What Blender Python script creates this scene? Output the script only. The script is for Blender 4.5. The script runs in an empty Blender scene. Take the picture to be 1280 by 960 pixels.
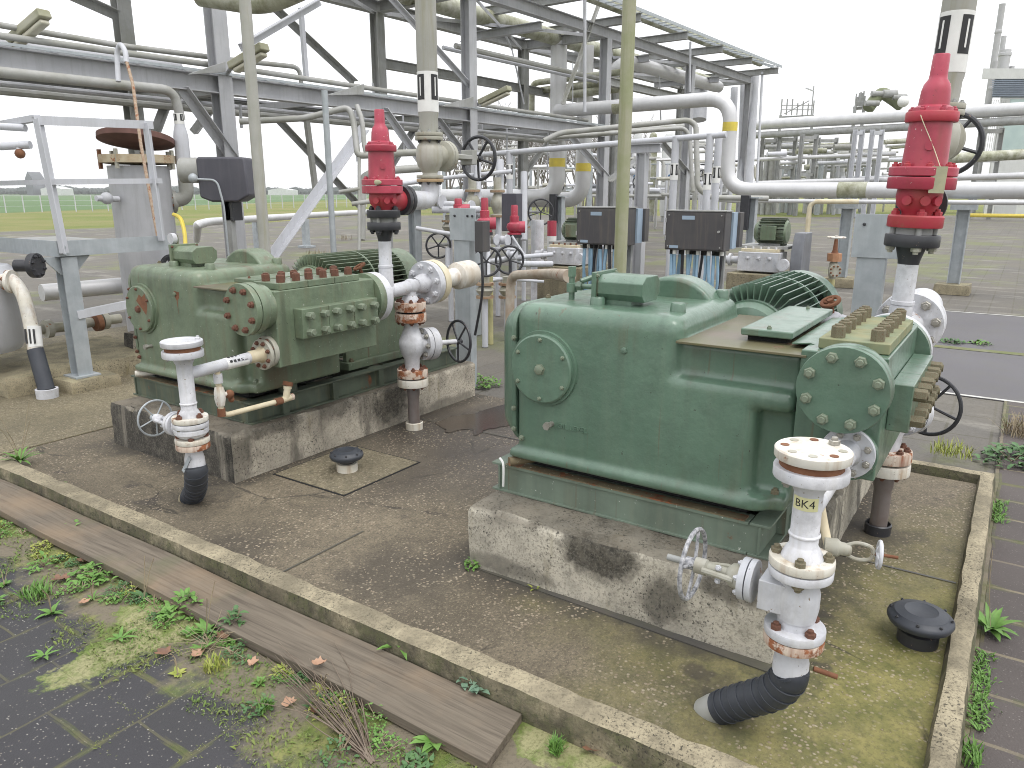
import bpy, bmesh, math, random
from mathutils import Vector as V, Matrix, Quaternion
random.seed(7)
C = bpy.context.scene.collection
rad = math.radians
# ------------------------------------------------------------------ camera model of the photograph (1280 x 960)
F, HZ, VX, H = 937.0, 240.0, 1290.0, 1.7
pit = math.atan(HZ / F); yaw = math.atan((VX - 640) / math.hypot(F, HZ))
fh = V((math.cos(yaw), math.sin(yaw), 0)); rt = V((math.sin(yaw), -math.cos(yaw), 0))
fw = fh * math.cos(pit) + V((0, 0, -math.sin(pit))); up = rt.cross(fw)
CAM = V((0, 0, H))
def ray(x, y): return fw + rt * ((x - 640) / F) - up * ((y - 480) / F)
XF = Matrix.Identity(4)         # local frame of what is being built (the rack stands 3 degrees askew to the pumps)
def loc_(p): return XF.inverted() @ p
def lray(x, y): return loc_(CAM), XF.to_3x3().inverted() @ ray(x, y)
def PZ(x, y, z=0.0): c, d = lray(x, y); return c + d * ((z - H) / d.z)
def PX(x, y, v): c, d = lray(x, y); return c + d * ((v - c.x) / d.x)
def PY(x, y, v): c, d = lray(x, y); return c + d * ((v - c.y) / d.y)
def PD(x, y, v): return loc_(CAM + ray(x, y) * v)
def PH(x, y, v): d = ray(x, y); return loc_(CAM + d * (v / d.dot(fh)))
XA, YA, ZA = V((1, 0, 0)), V((0, 1, 0)), V((0, 0, 1))
GZ = -0.05                      # level of the yard outside the bund
# ------------------------------------------------------------------ objects
O = {}
def org(o): return O.get(o.name, V((0, 0, 0)))
def thing(name, label, cat, loc=(0, 0, 0), group=None):
    loc = XF @ V(loc); o = bpy.data.objects.new(name, None); C.objects.link(o); o.location = loc
    o.empty_display_size = 0.1
    O[o.name] = V(loc); o['label'] = label; o['category'] = cat
    if group: o['group'] = group
    return o
def tag(o, label, cat, group=None):
    o['label'] = label; o['category'] = cat
    if group: o['group'] = group
    return o
def kind(o, k): o['kind'] = k; return o
def frame(d):
    d = V(d).normalized()
    a = ZA if abs(d.z) < 0.9 else XA
    u = d.cross(a).normalized(); return u, d.cross(u).normalized(), d
class MB:
    def __init__(s): s.v = []; s.f = []
    def add(s, vs, fs):
        n = len(s.v); s.v += [V(v) for v in vs]; s.f += [tuple(i + n for i in f) for f in fs]; return s
    def box(s, a, b):
        (x0, y0, z0), (x1, y1, z1) = a, b
        return s.add([(x0,y0,z0),(x1,y0,z0),(x1,y1,z0),(x0,y1,z0),(x0,y0,z1),(x1,y0,z1),(x1,y1,z1),(x0,y1,z1)],
                     [(0,3,2,1),(4,5,6,7),(0,1,5,4),(1,2,6,5),(2,3,7,6),(3,0,4,7)])
    def rbox(s, a, b, r, seg=4):
        bm = bmesh.new(); bmesh.ops.create_cube(bm, size=1)
        for v in bm.verts: v.co = V([a[i] + (b[i] - a[i]) * (v.co[i] + .5) for i in range(3)])
        bmesh.ops.bevel(bm, geom=list(bm.edges), offset=r, segments=seg, affect='EDGES', profile=.5, clamp_overlap=True)
        bm.verts.index_update(); s.add([v.co.copy() for v in bm.verts], [[v.index for v in f.verts] for f in bm.faces]); bm.free(); return s
    def bar(s, p, q, w, h=None, upv=ZA):
        p, q = V(p), V(q); h = w if h is None else h
        d = (q - p).normalized(); u = d.cross(V(upv))
        if u.length < 1e-4: u = d.cross(XA)
        u = u.normalized() * (w / 2); t = u.cross(d).normalized() * (h / 2)
        return s.add([p-u-t, p+u-t, p+u+t, p-u+t, q-u-t, q+u-t, q+u+t, q-u+t],
                     [(0,3,2,1),(4,5,6,7),(0,1,5,4),(1,2,6,5),(2,3,7,6),(3,0,4,7)])
    def ibeam(s, p, q, w, h, t=0.015, upv=ZA):
        p, q = V(p), V(q); d = (q - p).normalized(); u = d.cross(V(upv))
        if u.length < 1e-4: u = d.cross(XA)
        u.normalize(); n = u.cross(d).normalized()
        o = n * (h / 2 - t / 2)
        s.bar(p + o, q + o, w, t, upv); s.bar(p - o, q - o, w, t, upv); s.bar(p, q, t, h - 2 * t - 0.001, upv); return s
    def angle(s, p, q, w, t=0.01, upv=ZA):
        p, q = V(p), V(q); d = (q - p).normalized(); u = d.cross(V(upv))
        if u.length < 1e-4: u = d.cross(XA)
        u.normalize(); n = u.cross(d).normalized()
        s.bar(p, q, w, t, upv); s.bar(p + u * (w / 2 - t / 2) - n * (w / 2 + t / 2), q + u * (w / 2 - t / 2) - n * (w / 2 + t / 2), t, w, upv); return s
    def ring(s, pts): n = len(s.v); s.v += [V(p) for p in pts]; return n
    def cyl(s, p, q, r0, r1=None, n=20):
        p, q = V(p), V(q); r1 = r0 if r1 is None else r1
        L = (q - p).length
        return s.lathe([(0, 0), (r0, 0), (r1, L), (0, L)], p, q - p, n)
    def lathe(s, prof, o, axis=ZA, n=28):
        o = V(o); u, w, d = frame(axis); rings = []
        for r, t in prof:
            if r < 1e-6: rings.append([s.ring([o + d * t])])
            else:
                b = s.ring([o + d * t + (u * math.cos(a) + w * math.sin(a)) * r for a in [2 * math.pi * i / n for i in range(n)]])
                rings.append(list(range(b, b + n)))
        for A, B in zip(rings, rings[1:]):
            if len(A) == 1 and len(B) == 1: continue
            for i in range(n):
                j = (i + 1) % n
                if len(A) == 1: s.f.append((A[0], B[i], B[j]))
                elif len(B) == 1: s.f.append((A[i], A[j], B[0]))
                else: s.f.append((A[i], A[j], B[j], B[i]))
        return s
    def tube(s, pts, r, n=10, cap=True):
        pts = [V(p) for p in pts]; rs = r if isinstance(r, (list, tuple)) else [r] * len(pts)
        d = (pts[1] - pts[0]).normalized(); u, w, _ = frame(d); rings = []
        for i, p in enumerate(pts):
            if i == 0: t = pts[1] - p
            elif i == len(pts) - 1: t = p - pts[i - 1]
            else: t = (pts[i + 1] - p).normalized() + (p - pts[i - 1]).normalized()
            t.normalize(); q = d.rotation_difference(t); u = q @ u; w = q @ w; d = t
            b = s.ring([p + (u * math.cos(2 * math.pi * k / n) + w * math.sin(2 * math.pi * k / n)) * rs[i] for k in range(n)])
            rings.append(b)
        for a, b in zip(rings, rings[1:]):
            for k in range(n): s.f.append((a + k, a + (k + 1) % n, b + (k + 1) % n, b + k))
        if cap: s.f.append(tuple(range(rings[0], rings[0] + n))[::-1]); s.f.append(tuple(range(rings[-1], rings[-1] + n)))
        return s
    def prism(s, poly, vec):
        poly = [V(p) for p in poly]; vec = V(vec); n = len(poly)
        return s.add(poly + [p + vec for p in poly], [tuple(range(n))[::-1], tuple(range(n, 2 * n))] + [(i, (i + 1) % n, (i + 1) % n + n, i + n) for i in range(n)])
    def torus(s, c, axis, R, r, n=32, m=8):
        c = V(c); u, w, d = frame(axis); b0 = len(s.v)
        for i in range(n):
            a = 2 * math.pi * i / n; e = u * math.cos(a) + w * math.sin(a)
            for k in range(m):
                t = 2 * math.pi * k / m; s.v.append(c + e * (R + r * math.cos(t)) + d * (r * math.sin(t)))
        for i in range(n):
            for k in range(m):
                s.f.append((b0 + i * m + k, b0 + ((i + 1) % n) * m + k, b0 + ((i + 1) % n) * m + (k + 1) % m, b0 + i * m + (k + 1) % m))
        return s
    def ball(s, c, r, n=16, m=10, sc=(1, 1, 1)):
        c = V(c); k0 = len(s.v)
        s.lathe([(r * math.sin(math.pi * i / m), -r * math.cos(math.pi * i / m)) for i in range(m + 1)], (0, 0, 0), ZA, n)
        for i in range(k0, len(s.v)): p = s.v[i]; s.v[i] = c + V((p.x * sc[0], p.y * sc[1], p.z * sc[2]))
        return s
    def mesh(s, name, origin=V((0, 0, 0)), ang=38):
        me = bpy.data.meshes.new(name); me.from_pydata([tuple(v - origin) for v in s.v], [], s.f)
        bm = bmesh.new(); bm.from_mesh(me); bmesh.ops.recalc_face_normals(bm, faces=bm.faces); bm.to_mesh(me); bm.free()
        if ang:
            me.polygons.foreach_set('use_smooth', [True] * len(me.polygons)); me.set_sharp_from_angle(angle=rad(ang))
        return me
    def build(s, name, mat, parent=None, origin=None, bevel=0, seg=2, ang=38):
        o0 = org(parent) if parent is not None else XF @ V(origin or (0, 0, 0))
        s.v = [XF @ v for v in s.v]
        me = s.mesh(name, o0, ang); me.materials.append(mat)
        o = bpy.data.objects.new(name, me); C.objects.link(o)
        if parent is not None: o.parent = parent
        else: o.location = o0
        O[o.name] = o0
        if bevel:
            b = o.modifiers.new('Bevel', 'BEVEL'); b.width = bevel; b.segments = seg; b.limit_method = 'ANGLE'; b.angle_limit = rad(40)
            b.harden_normals = True
        return o
def bend(pts, r, k=6):
    pts = [V(p) for p in pts]; out = [pts[0]]
    for a, b, c in zip(pts, pts[1:], pts[2:]):
        d0 = (a - b); d1 = (c - b); rr = min(r, d0.length * .49, d1.length * .49)
        p0 = b + d0.normalized() * rr; p1 = b + d1.normalized() * rr
        for i in range(k + 1):
            t = i / k; out.append(p0 * (1 - t) ** 2 + b * 2 * t * (1 - t) + p1 * t * t)
    out.append(pts[-1]); return out
def catmull(pts, k=6):
    pts = [V(p) for p in pts]; P = [pts[0] * 2 - pts[1]] + pts + [pts[-1] * 2 - pts[-2]]; out = []
    for i in range(1, len(P) - 2):
        a, b, c, d = P[i-1:i+3]
        for j in range(k):
            t = j / k
            out.append(0.5 * ((2 * b) + (c - a) * t + (2 * a - 5 * b + 4 * c - d) * t * t + (3 * b - a - 3 * c + d) * t ** 3))
    out.append(pts[-1]); return out
_bm = {}
def bolt(parent, p, d, s, mat, name='bolt', style=0):
    key = (mat.name, style)
    if key not in _bm:
        m = MB()
        if style == 0:
            m.lathe([(0, 0), (1.0, 0), (1.0, .72), (.86, .85), (0, .85)], (0, 0, 0), ZA, 6)
            m.lathe([(.56, .84), (.56, 1.3), (.48, 1.38), (0, 1.38)], (0, 0, 0), ZA, 10)
        elif style == 1:
            m.lathe([(0, 0), (1.0, 0), (1.0, 1.6), (.85, 1.75), (0, 1.75)], (0, 0, 0), ZA, 6)
            m.lathe([(.62, 1.74), (.62, 1.95), (0, 1.95)], (0, 0, 0), ZA, 10)
        else:
            m.lathe([(0, 0), (1.25, 0), (1.25, .12), (1, .13), (1, .75), (.85, .85), (0, .85)], (0, 0, 0), ZA, 6)
        me = m.mesh(name); me.materials.append(mat); _bm[key] = me
    o = bpy.data.objects.new(name, _bm[key]); C.objects.link(o); o.parent = parent
    p = XF @ V(p); d = XF.to_3x3() @ V(d)
    o.location = V(p) - org(parent)
    q = ZA.rotation_difference(V(d).normalized()) @ Quaternion(ZA, random.uniform(0, 1.04))
    o.rotation_mode = 'QUATERNION'; o.rotation_quaternion = q; o.scale = (s, s, s); O[o.name] = V(p); return o
def circle_pts(c, axis, r, n, ph=0.0):
    u, w, d = frame(axis); return [V(c) + (u * math.cos(ph + 2 * math.pi * i / n) + w * math.sin(ph + 2 * math.pi * i / n)) * r for i in range(n)]
def flange(parent, c, axis, r, t, mat, bmat=None, nb=8, s=.012, both=False, name='flange', ph=.39, style=0, pcd=.78):
    """disc whose outer face is at c (facing axis) and which reaches back by t"""
    d = V(axis).normalized(); c = V(c)
    o = MB().lathe([(0, 0), (r * .985, 0), (r, t * .12), (r, t * .88), (r * .985, t), (0, t)], c - d * t, d, 36).build(name, mat, parent)
    if bmat:
        for p in circle_pts(c, d, r * pcd, nb, ph):
            bolt(o, p, d, s, bmat, style=style)
            if both: bolt(o, p - d * t, -d, s, bmat, style=style)
    return o
def wheel(parent, c, axis, R, r, mat, spokes=5, name='handwheel', hub=.022):
    m = MB().torus(c, axis, R, r, 36, 8); d = V(axis).normalized()
    for p in circle_pts(c, axis, R - r * .3, spokes, .3): m.tube([V(c) - d * .006, (V(c) + p) / 2 - d * .004, p], r * .75, 6)
    m.cyl(V(c) - d * hub, V(c) + d * hub, hub * .9, None, 12)
    return m.build(name, mat, parent)
def text_mesh(s, size, ext):
    cu = bpy.data.curves.new('lettering', 'FONT'); cu.body = s; cu.size = size; cu.extrude = ext; cu.align_x = 'CENTER'; cu.align_y = 'CENTER'
    cu.resolution_u = 2
    o = bpy.data.objects.new('lettering', cu); C.objects.link(o)
    dg = bpy.context.evaluated_depsgraph_get(); me = bpy.data.meshes.new_from_object(o.evaluated_get(dg))
    bpy.data.objects.remove(o); bpy.data.curves.remove(cu); return me
# ------------------------------------------------------------------ materials
class NT:
    def __init__(s, name):
        s.m = bpy.data.materials.new(name); s.m.use_nodes = True; s.t = s.m.node_tree; s.N = s.t.nodes
        s.b = s.N['Principled BSDF']; tc = s.N.new('ShaderNodeTexCoord'); oi = s.N.new('ShaderNodeObjectInfo')
        a = s.N.new('ShaderNodeVectorMath'); a.operation = 'ADD'
        s.t.links.new(tc.outputs['Object'], a.inputs[0]); s.t.links.new(oi.outputs['Location'], a.inputs[1]); s.co = a.outputs[0]
    def set(s, sock, v):
        if isinstance(v, bpy.types.NodeSocket): s.t.links.new(v, sock)
        elif isinstance(v, (tuple, list)) and sock.type == 'RGBA': sock.default_value = (*v[:3], 1)
        else: sock.default_value = v
    def map(s, sc=(1, 1, 1), rot=(0, 0, 0), loc=(0, 0, 0), co=None):
        n = s.N.new('ShaderNodeMapping'); n.inputs['Scale'].default_value = sc; n.inputs['Rotation'].default_value = rot; n.inputs['Location'].default_value = loc
        s.t.links.new(co or s.co, n.inputs['Vector']); return n.outputs[0]
    def noise(s, scale, det=4, rough=.55, co=None, dist=0):
        n = s.N.new('ShaderNodeTexNoise'); n.inputs['Scale'].default_value = scale; n.inputs['Detail'].default_value = det
        n.inputs['Roughness'].default_value = rough; n.inputs['Distortion'].default_value = dist
        s.t.links.new(co or s.co, n.inputs['Vector']); return n.outputs['Fac']
    def vor(s, scale, co=None, out='Distance', feat='F1'):
        n = s.N.new('ShaderNodeTexVoronoi'); n.feature = feat; n.inputs['Scale'].default_value = scale
        s.t.links.new(co or s.co, n.inputs['Vector']); return n.outputs[out]
    def ramp(s, f, a, b):
        n = s.N.new('ShaderNodeMapRange'); n.clamp = True
        s.set(n.inputs['Value'], f); n.inputs['From Min'].default_value = a; n.inputs['From Max'].default_value = b; return n.outputs[0]
    def mix(s, f, a, b):
        n = s.N.new('ShaderNodeMix'); n.data_type = 'RGBA'; s.set(n.inputs[0], f); s.set(n.inputs[6], a); s.set(n.inputs[7], b); return n.outputs[2]
    def math(s, op, a, b=0.0):
        n = s.N.new('ShaderNodeMath'); n.operation = op; n.use_clamp = False; s.set(n.inputs[0], a); s.set(n.inputs[1], b); return n.outputs[0]
    def sep(s, co=None):
        n = s.N.new('ShaderNodeSeparateXYZ'); s.t.links.new(co or s.co, n.inputs[0]); return n.outputs
    def brick(s, co, w, h, mortar=.01, offset=.5, c1=(.1,.1,.1), c2=(.2,.2,.2), cm=(0,0,0)):
        n = s.N.new('ShaderNodeTexBrick'); n.offset = offset; n.inputs['Scale'].default_value = 1; n.inputs['Brick Width'].default_value = w
        n.inputs['Row Height'].default_value = h; n.inputs['Mortar Size'].default_value = mortar; n.inputs['Mortar Smooth'].default_value = .3
        s.set(n.inputs['Color1'], c1); s.set(n.inputs['Color2'], c2); s.set(n.inputs['Mortar'], cm)
        s.t.links.new(co, n.inputs['Vector']); return n.outputs
    def bump(s, h, st=.3, dist=.01):
        n = s.N.new('ShaderNodeBump'); n.inputs['Strength'].default_value = st; n.inputs['Distance'].default_value = dist
        s.set(n.inputs['Height'], h); s.t.links.new(n.outputs[0], s.b.inputs['Normal'])
    def done(s, col, rough=.5, metal=0, spec=.5):
        s.set(s.b.inputs['Base Color'], col); s.set(s.b.inputs['Roughness'], rough); s.set(s.b.inputs['Metallic'], metal)
        s.b.inputs['Specular IOR Level'].default_value = spec; return s.m
def M(name, c1, c2=None, scale=5, rough=.5, metal=0, rust=0, rscale=7, rcol=(.16, .06, .025), drip=0, dcol=(.12, .07, .03), chip=0, ccol=(.6, .6, .55), bump=.15, bscale=60, moss=0, spec=.5, grime=0, runs=0, bdist=.004, coat=0):
    n = NT(name); c2 = c2 or tuple(x * .8 for x in c1)
    col = n.mix(n.ramp(n.noise(scale, 5), .35, .65), c1, c2)
    ro = rough
    if drip:
        f = n.noise(1, 4, .6, n.map((22, 22, 1.6)))
        col = n.mix(n.math('MULTIPLY', n.ramp(f, .5, .72), drip), col, dcol)
    if moss:
        col = n.mix(n.math('MULTIPLY', n.ramp(n.noise(3.1, 6, .65), .42, .66), moss), col, (.13, .13, .05))
    if grime:      # dull dirt film and dark specks
        k = n.math('MULTIPLY', n.ramp(n.noise(9, 8, .72), .46, .66), grime)
        col = n.mix(k, col, tuple(x * .62 for x in c1)); ro = n.math('ADD', n.math('MULTIPLY', k, .25), rough)
        k = n.ramp(n.noise(38, 4, .75, n.map(loc=(3.3, 1.7, 9.1))), .685, .70); col = n.mix(n.math('MULTIPLY', k, min(1, grime * 1.5)), col, (.04, .035, .03))
    if rust:
        f = n.math('ADD', n.math('MULTIPLY', n.noise(rscale, 8, .68), .75), n.math('MULTIPLY', n.noise(rscale * .3, 2), .25))
        th = .72 - .34 * rust
        k = n.ramp(f, th, th + .05)
        rc = n.mix(n.ramp(n.noise(40, 3), .35, .65), rcol, tuple(x * 1.9 for x in rcol))
        col = n.mix(k, col, rc); ro = n.math('ADD', n.math('MULTIPLY', k, .85 - rough), ro)
    if chip:
        k = n.ramp(n.noise(55, 3, .7), .70 - .08 * chip, .715 - .08 * chip); col = n.mix(k, col, ccol)
    if runs:       # long dirty water runs with a few rusty ones
        f = n.noise(1, 3, .6, n.map((9, 9, .7), loc=(2, 5, 1)))
        k = n.math('MULTIPLY', n.ramp(f, .52, .68), n.ramp(n.noise(2.2, 4, .6), .35, .6))
        col = n.mix(n.math('MULTIPLY', k, runs), col, n.mix(n.ramp(n.noise(3, 2), .45, .6), tuple(x * .5 for x in c1), (.12, .09, .055)))
        f = n.noise(1, 2, .5, n.map((34, 34, 1.1), loc=(7, 1, 3)))
        col = n.mix(n.math('MULTIPLY', n.ramp(f, .67, .74), runs * .8), col, (.13, .075, .04))
    if coat: n.b.inputs['Coat Weight'].default_value = coat; n.b.inputs['Coat Roughness'].default_value = .16
    if bump: n.bump(n.noise(bscale, 5, .6), bump, bdist)
    return n.done(col, ro, metal, spec)
from mathutils import noise as mnoise
GREEN2 = M('green_paint_dark', (.125, .205, .147), (.092, .160, .112), 2.5, .34, coat=.45, drip=.3, dcol=(.16, .21, .155), chip=0, ccol=(.5, .55, .46), bump=.4, bscale=14, grime=.6, runs=.6, bdist=.01)
GREEN1 = M('green_paint_faded', (.172, .222, .145), (.122, .165, .106), 2.5, .42, coat=.25, drip=.55, dcol=(.17, .155, .09), rust=.14, rscale=9, rcol=(.12,.055,.03), chip=.02, bump=.4, bscale=16, grime=.7, runs=.8, bdist=.01)
GREEND1 = M('green_skid_shaded', (.10, .125, .09), (.055, .07, .05), 5, .55, drip=.5, dcol=(.17, .16, .09), rust=.3, rscale=8, rcol=(.12, .05, .025))  # skid green with contact shade darkened into its colour, plus rust and drips
GREEND2 = M('green_skid_paint', (.17, .22, .17), (.12, .155, .12), 5, .5, drip=.35, dcol=(.21, .23, .17), runs=.5, rust=.22, rscale=8, chip=.05)
LICHEN = M('green_plate_lichen', (.20, .24, .15), (.27, .26, .14), 9, .7, rust=.15, rscale=12, moss=.5, drip=.4, dcol=(.2,.17,.09))
RUSTPLATE = M('rusty_plate', (.16, .125, .095), (.115, .105, .07), 5, .38, rust=.35, rscale=4, rcol=(.10, .05, .035), moss=.7)
RUST = M('rust', (.15, .06, .03), (.22, .10, .05), 14, .85, bump=.5)
RUSTFLAKE = M('rusty_edge', (.2, .17, .1), (.13, .09, .05), 11, .8, rust=.55, rscale=11, chip=.5, ccol=(.5, .5, .38))
BOLTG2 = M('bolt_painted', (.19, .25, .18), (.16, .19, .14), 30, .5, rust=.5, rscale=45, rcol=(.14, .06, .03))
BOLTTOP = M('bolt_painted_rusty', (.19, .20, .125), (.12, .085, .055), 18, .75, rust=.58, rscale=18, rcol=(.10, .05, .03))
BOLTR = M('bolt_rusty', (.17, .075, .045), (.11, .05, .035), 30, .85, rust=.3, rscale=30, bump=.5)
BOLTS = M('bolt_steel', (.42, .41, .38), (.3, .28, .24), 30, .45, metal=.6, rust=.25, rscale=40)
WHITE = M('white_paint', (.70, .70, .73), (.46, .475, .51), 4, .42, rust=.25, rscale=13, rcol=(.22, .11, .05), drip=.45, dcol=(.43, .41, .36), chip=.15, ccol=(.22, .17, .12), grime=.85)
WHITER = M('white_paint_rusty', (.74, .72, .67), (.64, .6, .5), 7, .5, rust=.40, rscale=15, rcol=(.17, .075, .035), drip=.7, dcol=(.36, .23, .12), grime=.5)
WHITERR = M('white_paint_very_rusty', (.66, .58, .5), (.6, .47, .37), 9, .65, rust=.62, rscale=14, rcol=(.19, .07, .03), drip=1.0, dcol=(.27, .10, .05), grime=.4)
CREAM = M('cream_paint', (.68, .62, .46), (.6, .52, .36), 7, .5, rust=.15, drip=.3, dcol=(.4, .3, .18))
RED = M('red_paint', (.45, .05, .09), (.36, .032, .06), 4, .40, coat=.2, rust=.10, rscale=9, rcol=(.2, .09, .06), drip=.35, dcol=(.30, .06, .05), chip=.03, bump=.25, bscale=20, grime=.55, runs=.35)
REDDK = M('red_paint_worn', (.42, .03, .06), (.36, .05, .05), 8, .45, rust=.28, rscale=12, rcol=(.2, .09, .05))
BLACK = M('black_paint', (.028, .029, .034), (.04, .04, .046), 8, .38, chip=.12, ccol=(.3, .2, .15))
TAPE = M('black_wrapping', (.03, .034, .045), (.045, .05, .06), 5, .5, bump=.4, bscale=25)
BEIGE = M('weathered_valve_paint', (.44, .43, .38), (.34, .33, .27), 8, .5, rust=.28, rscale=10, moss=.25, drip=.4, dcol=(.27, .22, .14))
GALV = M('galvanised_steel', (.42, .45, .47), (.34, .37, .39), 9, .5, metal=.2, drip=.35, dcol=(.5, .55, .58), rust=.05)
STEEL = M('grey_structural_paint', (.43, .435, .455), (.36, .365, .385), 3, .5, drip=.3, dcol=(.22, .22, .21), rust=.07, rscale=3)
STEELL = M('light_grey_paint', (.55, .56, .60), (.48, .49, .52), 3, .5, drip=.3, dcol=(.36, .36, .35), rust=.07)
STEELD = M('weathered_steel', (.37, .375, .38), (.30, .305, .30), 3, .6, moss=.25, drip=.3, dcol=(.13, .13, .11), rust=.1)
PIPEG = M('grey_pipe', (.39, .39, .38), (.33, .33, .31), 4, .5, moss=.35, rust=.1)
POLE = M('greenish_weathered_pipe', (.36, .35, .26), (.28, .30, .17), 4, .75, drip=.8, dcol=(.24, .26, .12), rust=.08, bump=.3, bscale=90)
POLEG = M('pale_weathered_pipe', (.41, .405, .375), (.34, .34, .30), 4, .65, drip=.6, dcol=(.30, .29, .2), bump=.2)
INSUL = M('aluminium_cladding', (.62, .62, .63), (.54, .54, .55), 2, .42, metal=.25, drip=.2, dcol=(.4, .4, .38), bump=.05)
INSULG = M('weathered_cladding', (.50, .50, .43), (.38, .39, .28), 2.5, .55, metal=.1, moss=.8, drip=.4, dcol=(.2, .2, .13))
DARKBOX = M('dark_purple_cabinet', (.060, .057, .062), (.082, .077, .076), 3, .5, drip=.6, dcol=(.13, .11, .095))
DARKHOOD = M('dark_plastic_hood', (.085, .083, .10), (.065, .064, .08), 3, .5, drip=.2, dcol=(.13, .13, .14))
BLUEG = M('blue_grey_panel', (.33, .42, .52), (.28, .36, .45), 4, .5)
CABLE = M('pale_blue_cable', (.30, .46, .60), (.22, .36, .48), 5, .5)
VOID = M('dark_gap', (.012, .012, .012), None, 5, .9, bump=0)
LABW = M('label_white', (.78, .78, .76), (.7, .7, .68), 12, .5, bump=0)
LABK = M('label_black', (.02, .02, .022), None, 12, .5, bump=0)
LABY = M('label_yellow', (.72, .70, .40), (.66, .64, .36), 20, .5, bump=0)
YEL = M('yellow_paint', (.70, .56, .08), (.6, .48, .08), 10, .5)
WOODP = M('yellowed_post', (.5, .46, .24), (.4, .38, .2), 8, .7, moss=.4)
LAMPG = M('lamp_housing', (.42, .41, .33), (.33, .33, .22), 4, .55, moss=.5)
LAMPD = M('lamp_diffuser', (.62, .6, .5), (.5, .48, .38), 5, .35, moss=.3)
GLASSY = M('pale_glazing', (.42, .52, .50), (.36, .46, .45), 1, .2, bump=0)
CLADW = M('pale_wall_cladding', (.60, .61, .60), (.52, .53, .52), 1, .5, drip=.3, dcol=(.42, .42, .4))
LOUVRE = M('blue_grey_louvre', (.25, .29, .36), (.2, .24, .3), 1, .5)
STACK = M('pale_stack_steel', (.46, .46, .47), (.38, .38, .38), 1, .6, metal=.2)
GREY = M('slate_grey_guard', (.16, .17, .19), (.13, .135, .15), 5, .5, drip=.3, dcol=(.24, .24, .25))
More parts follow.
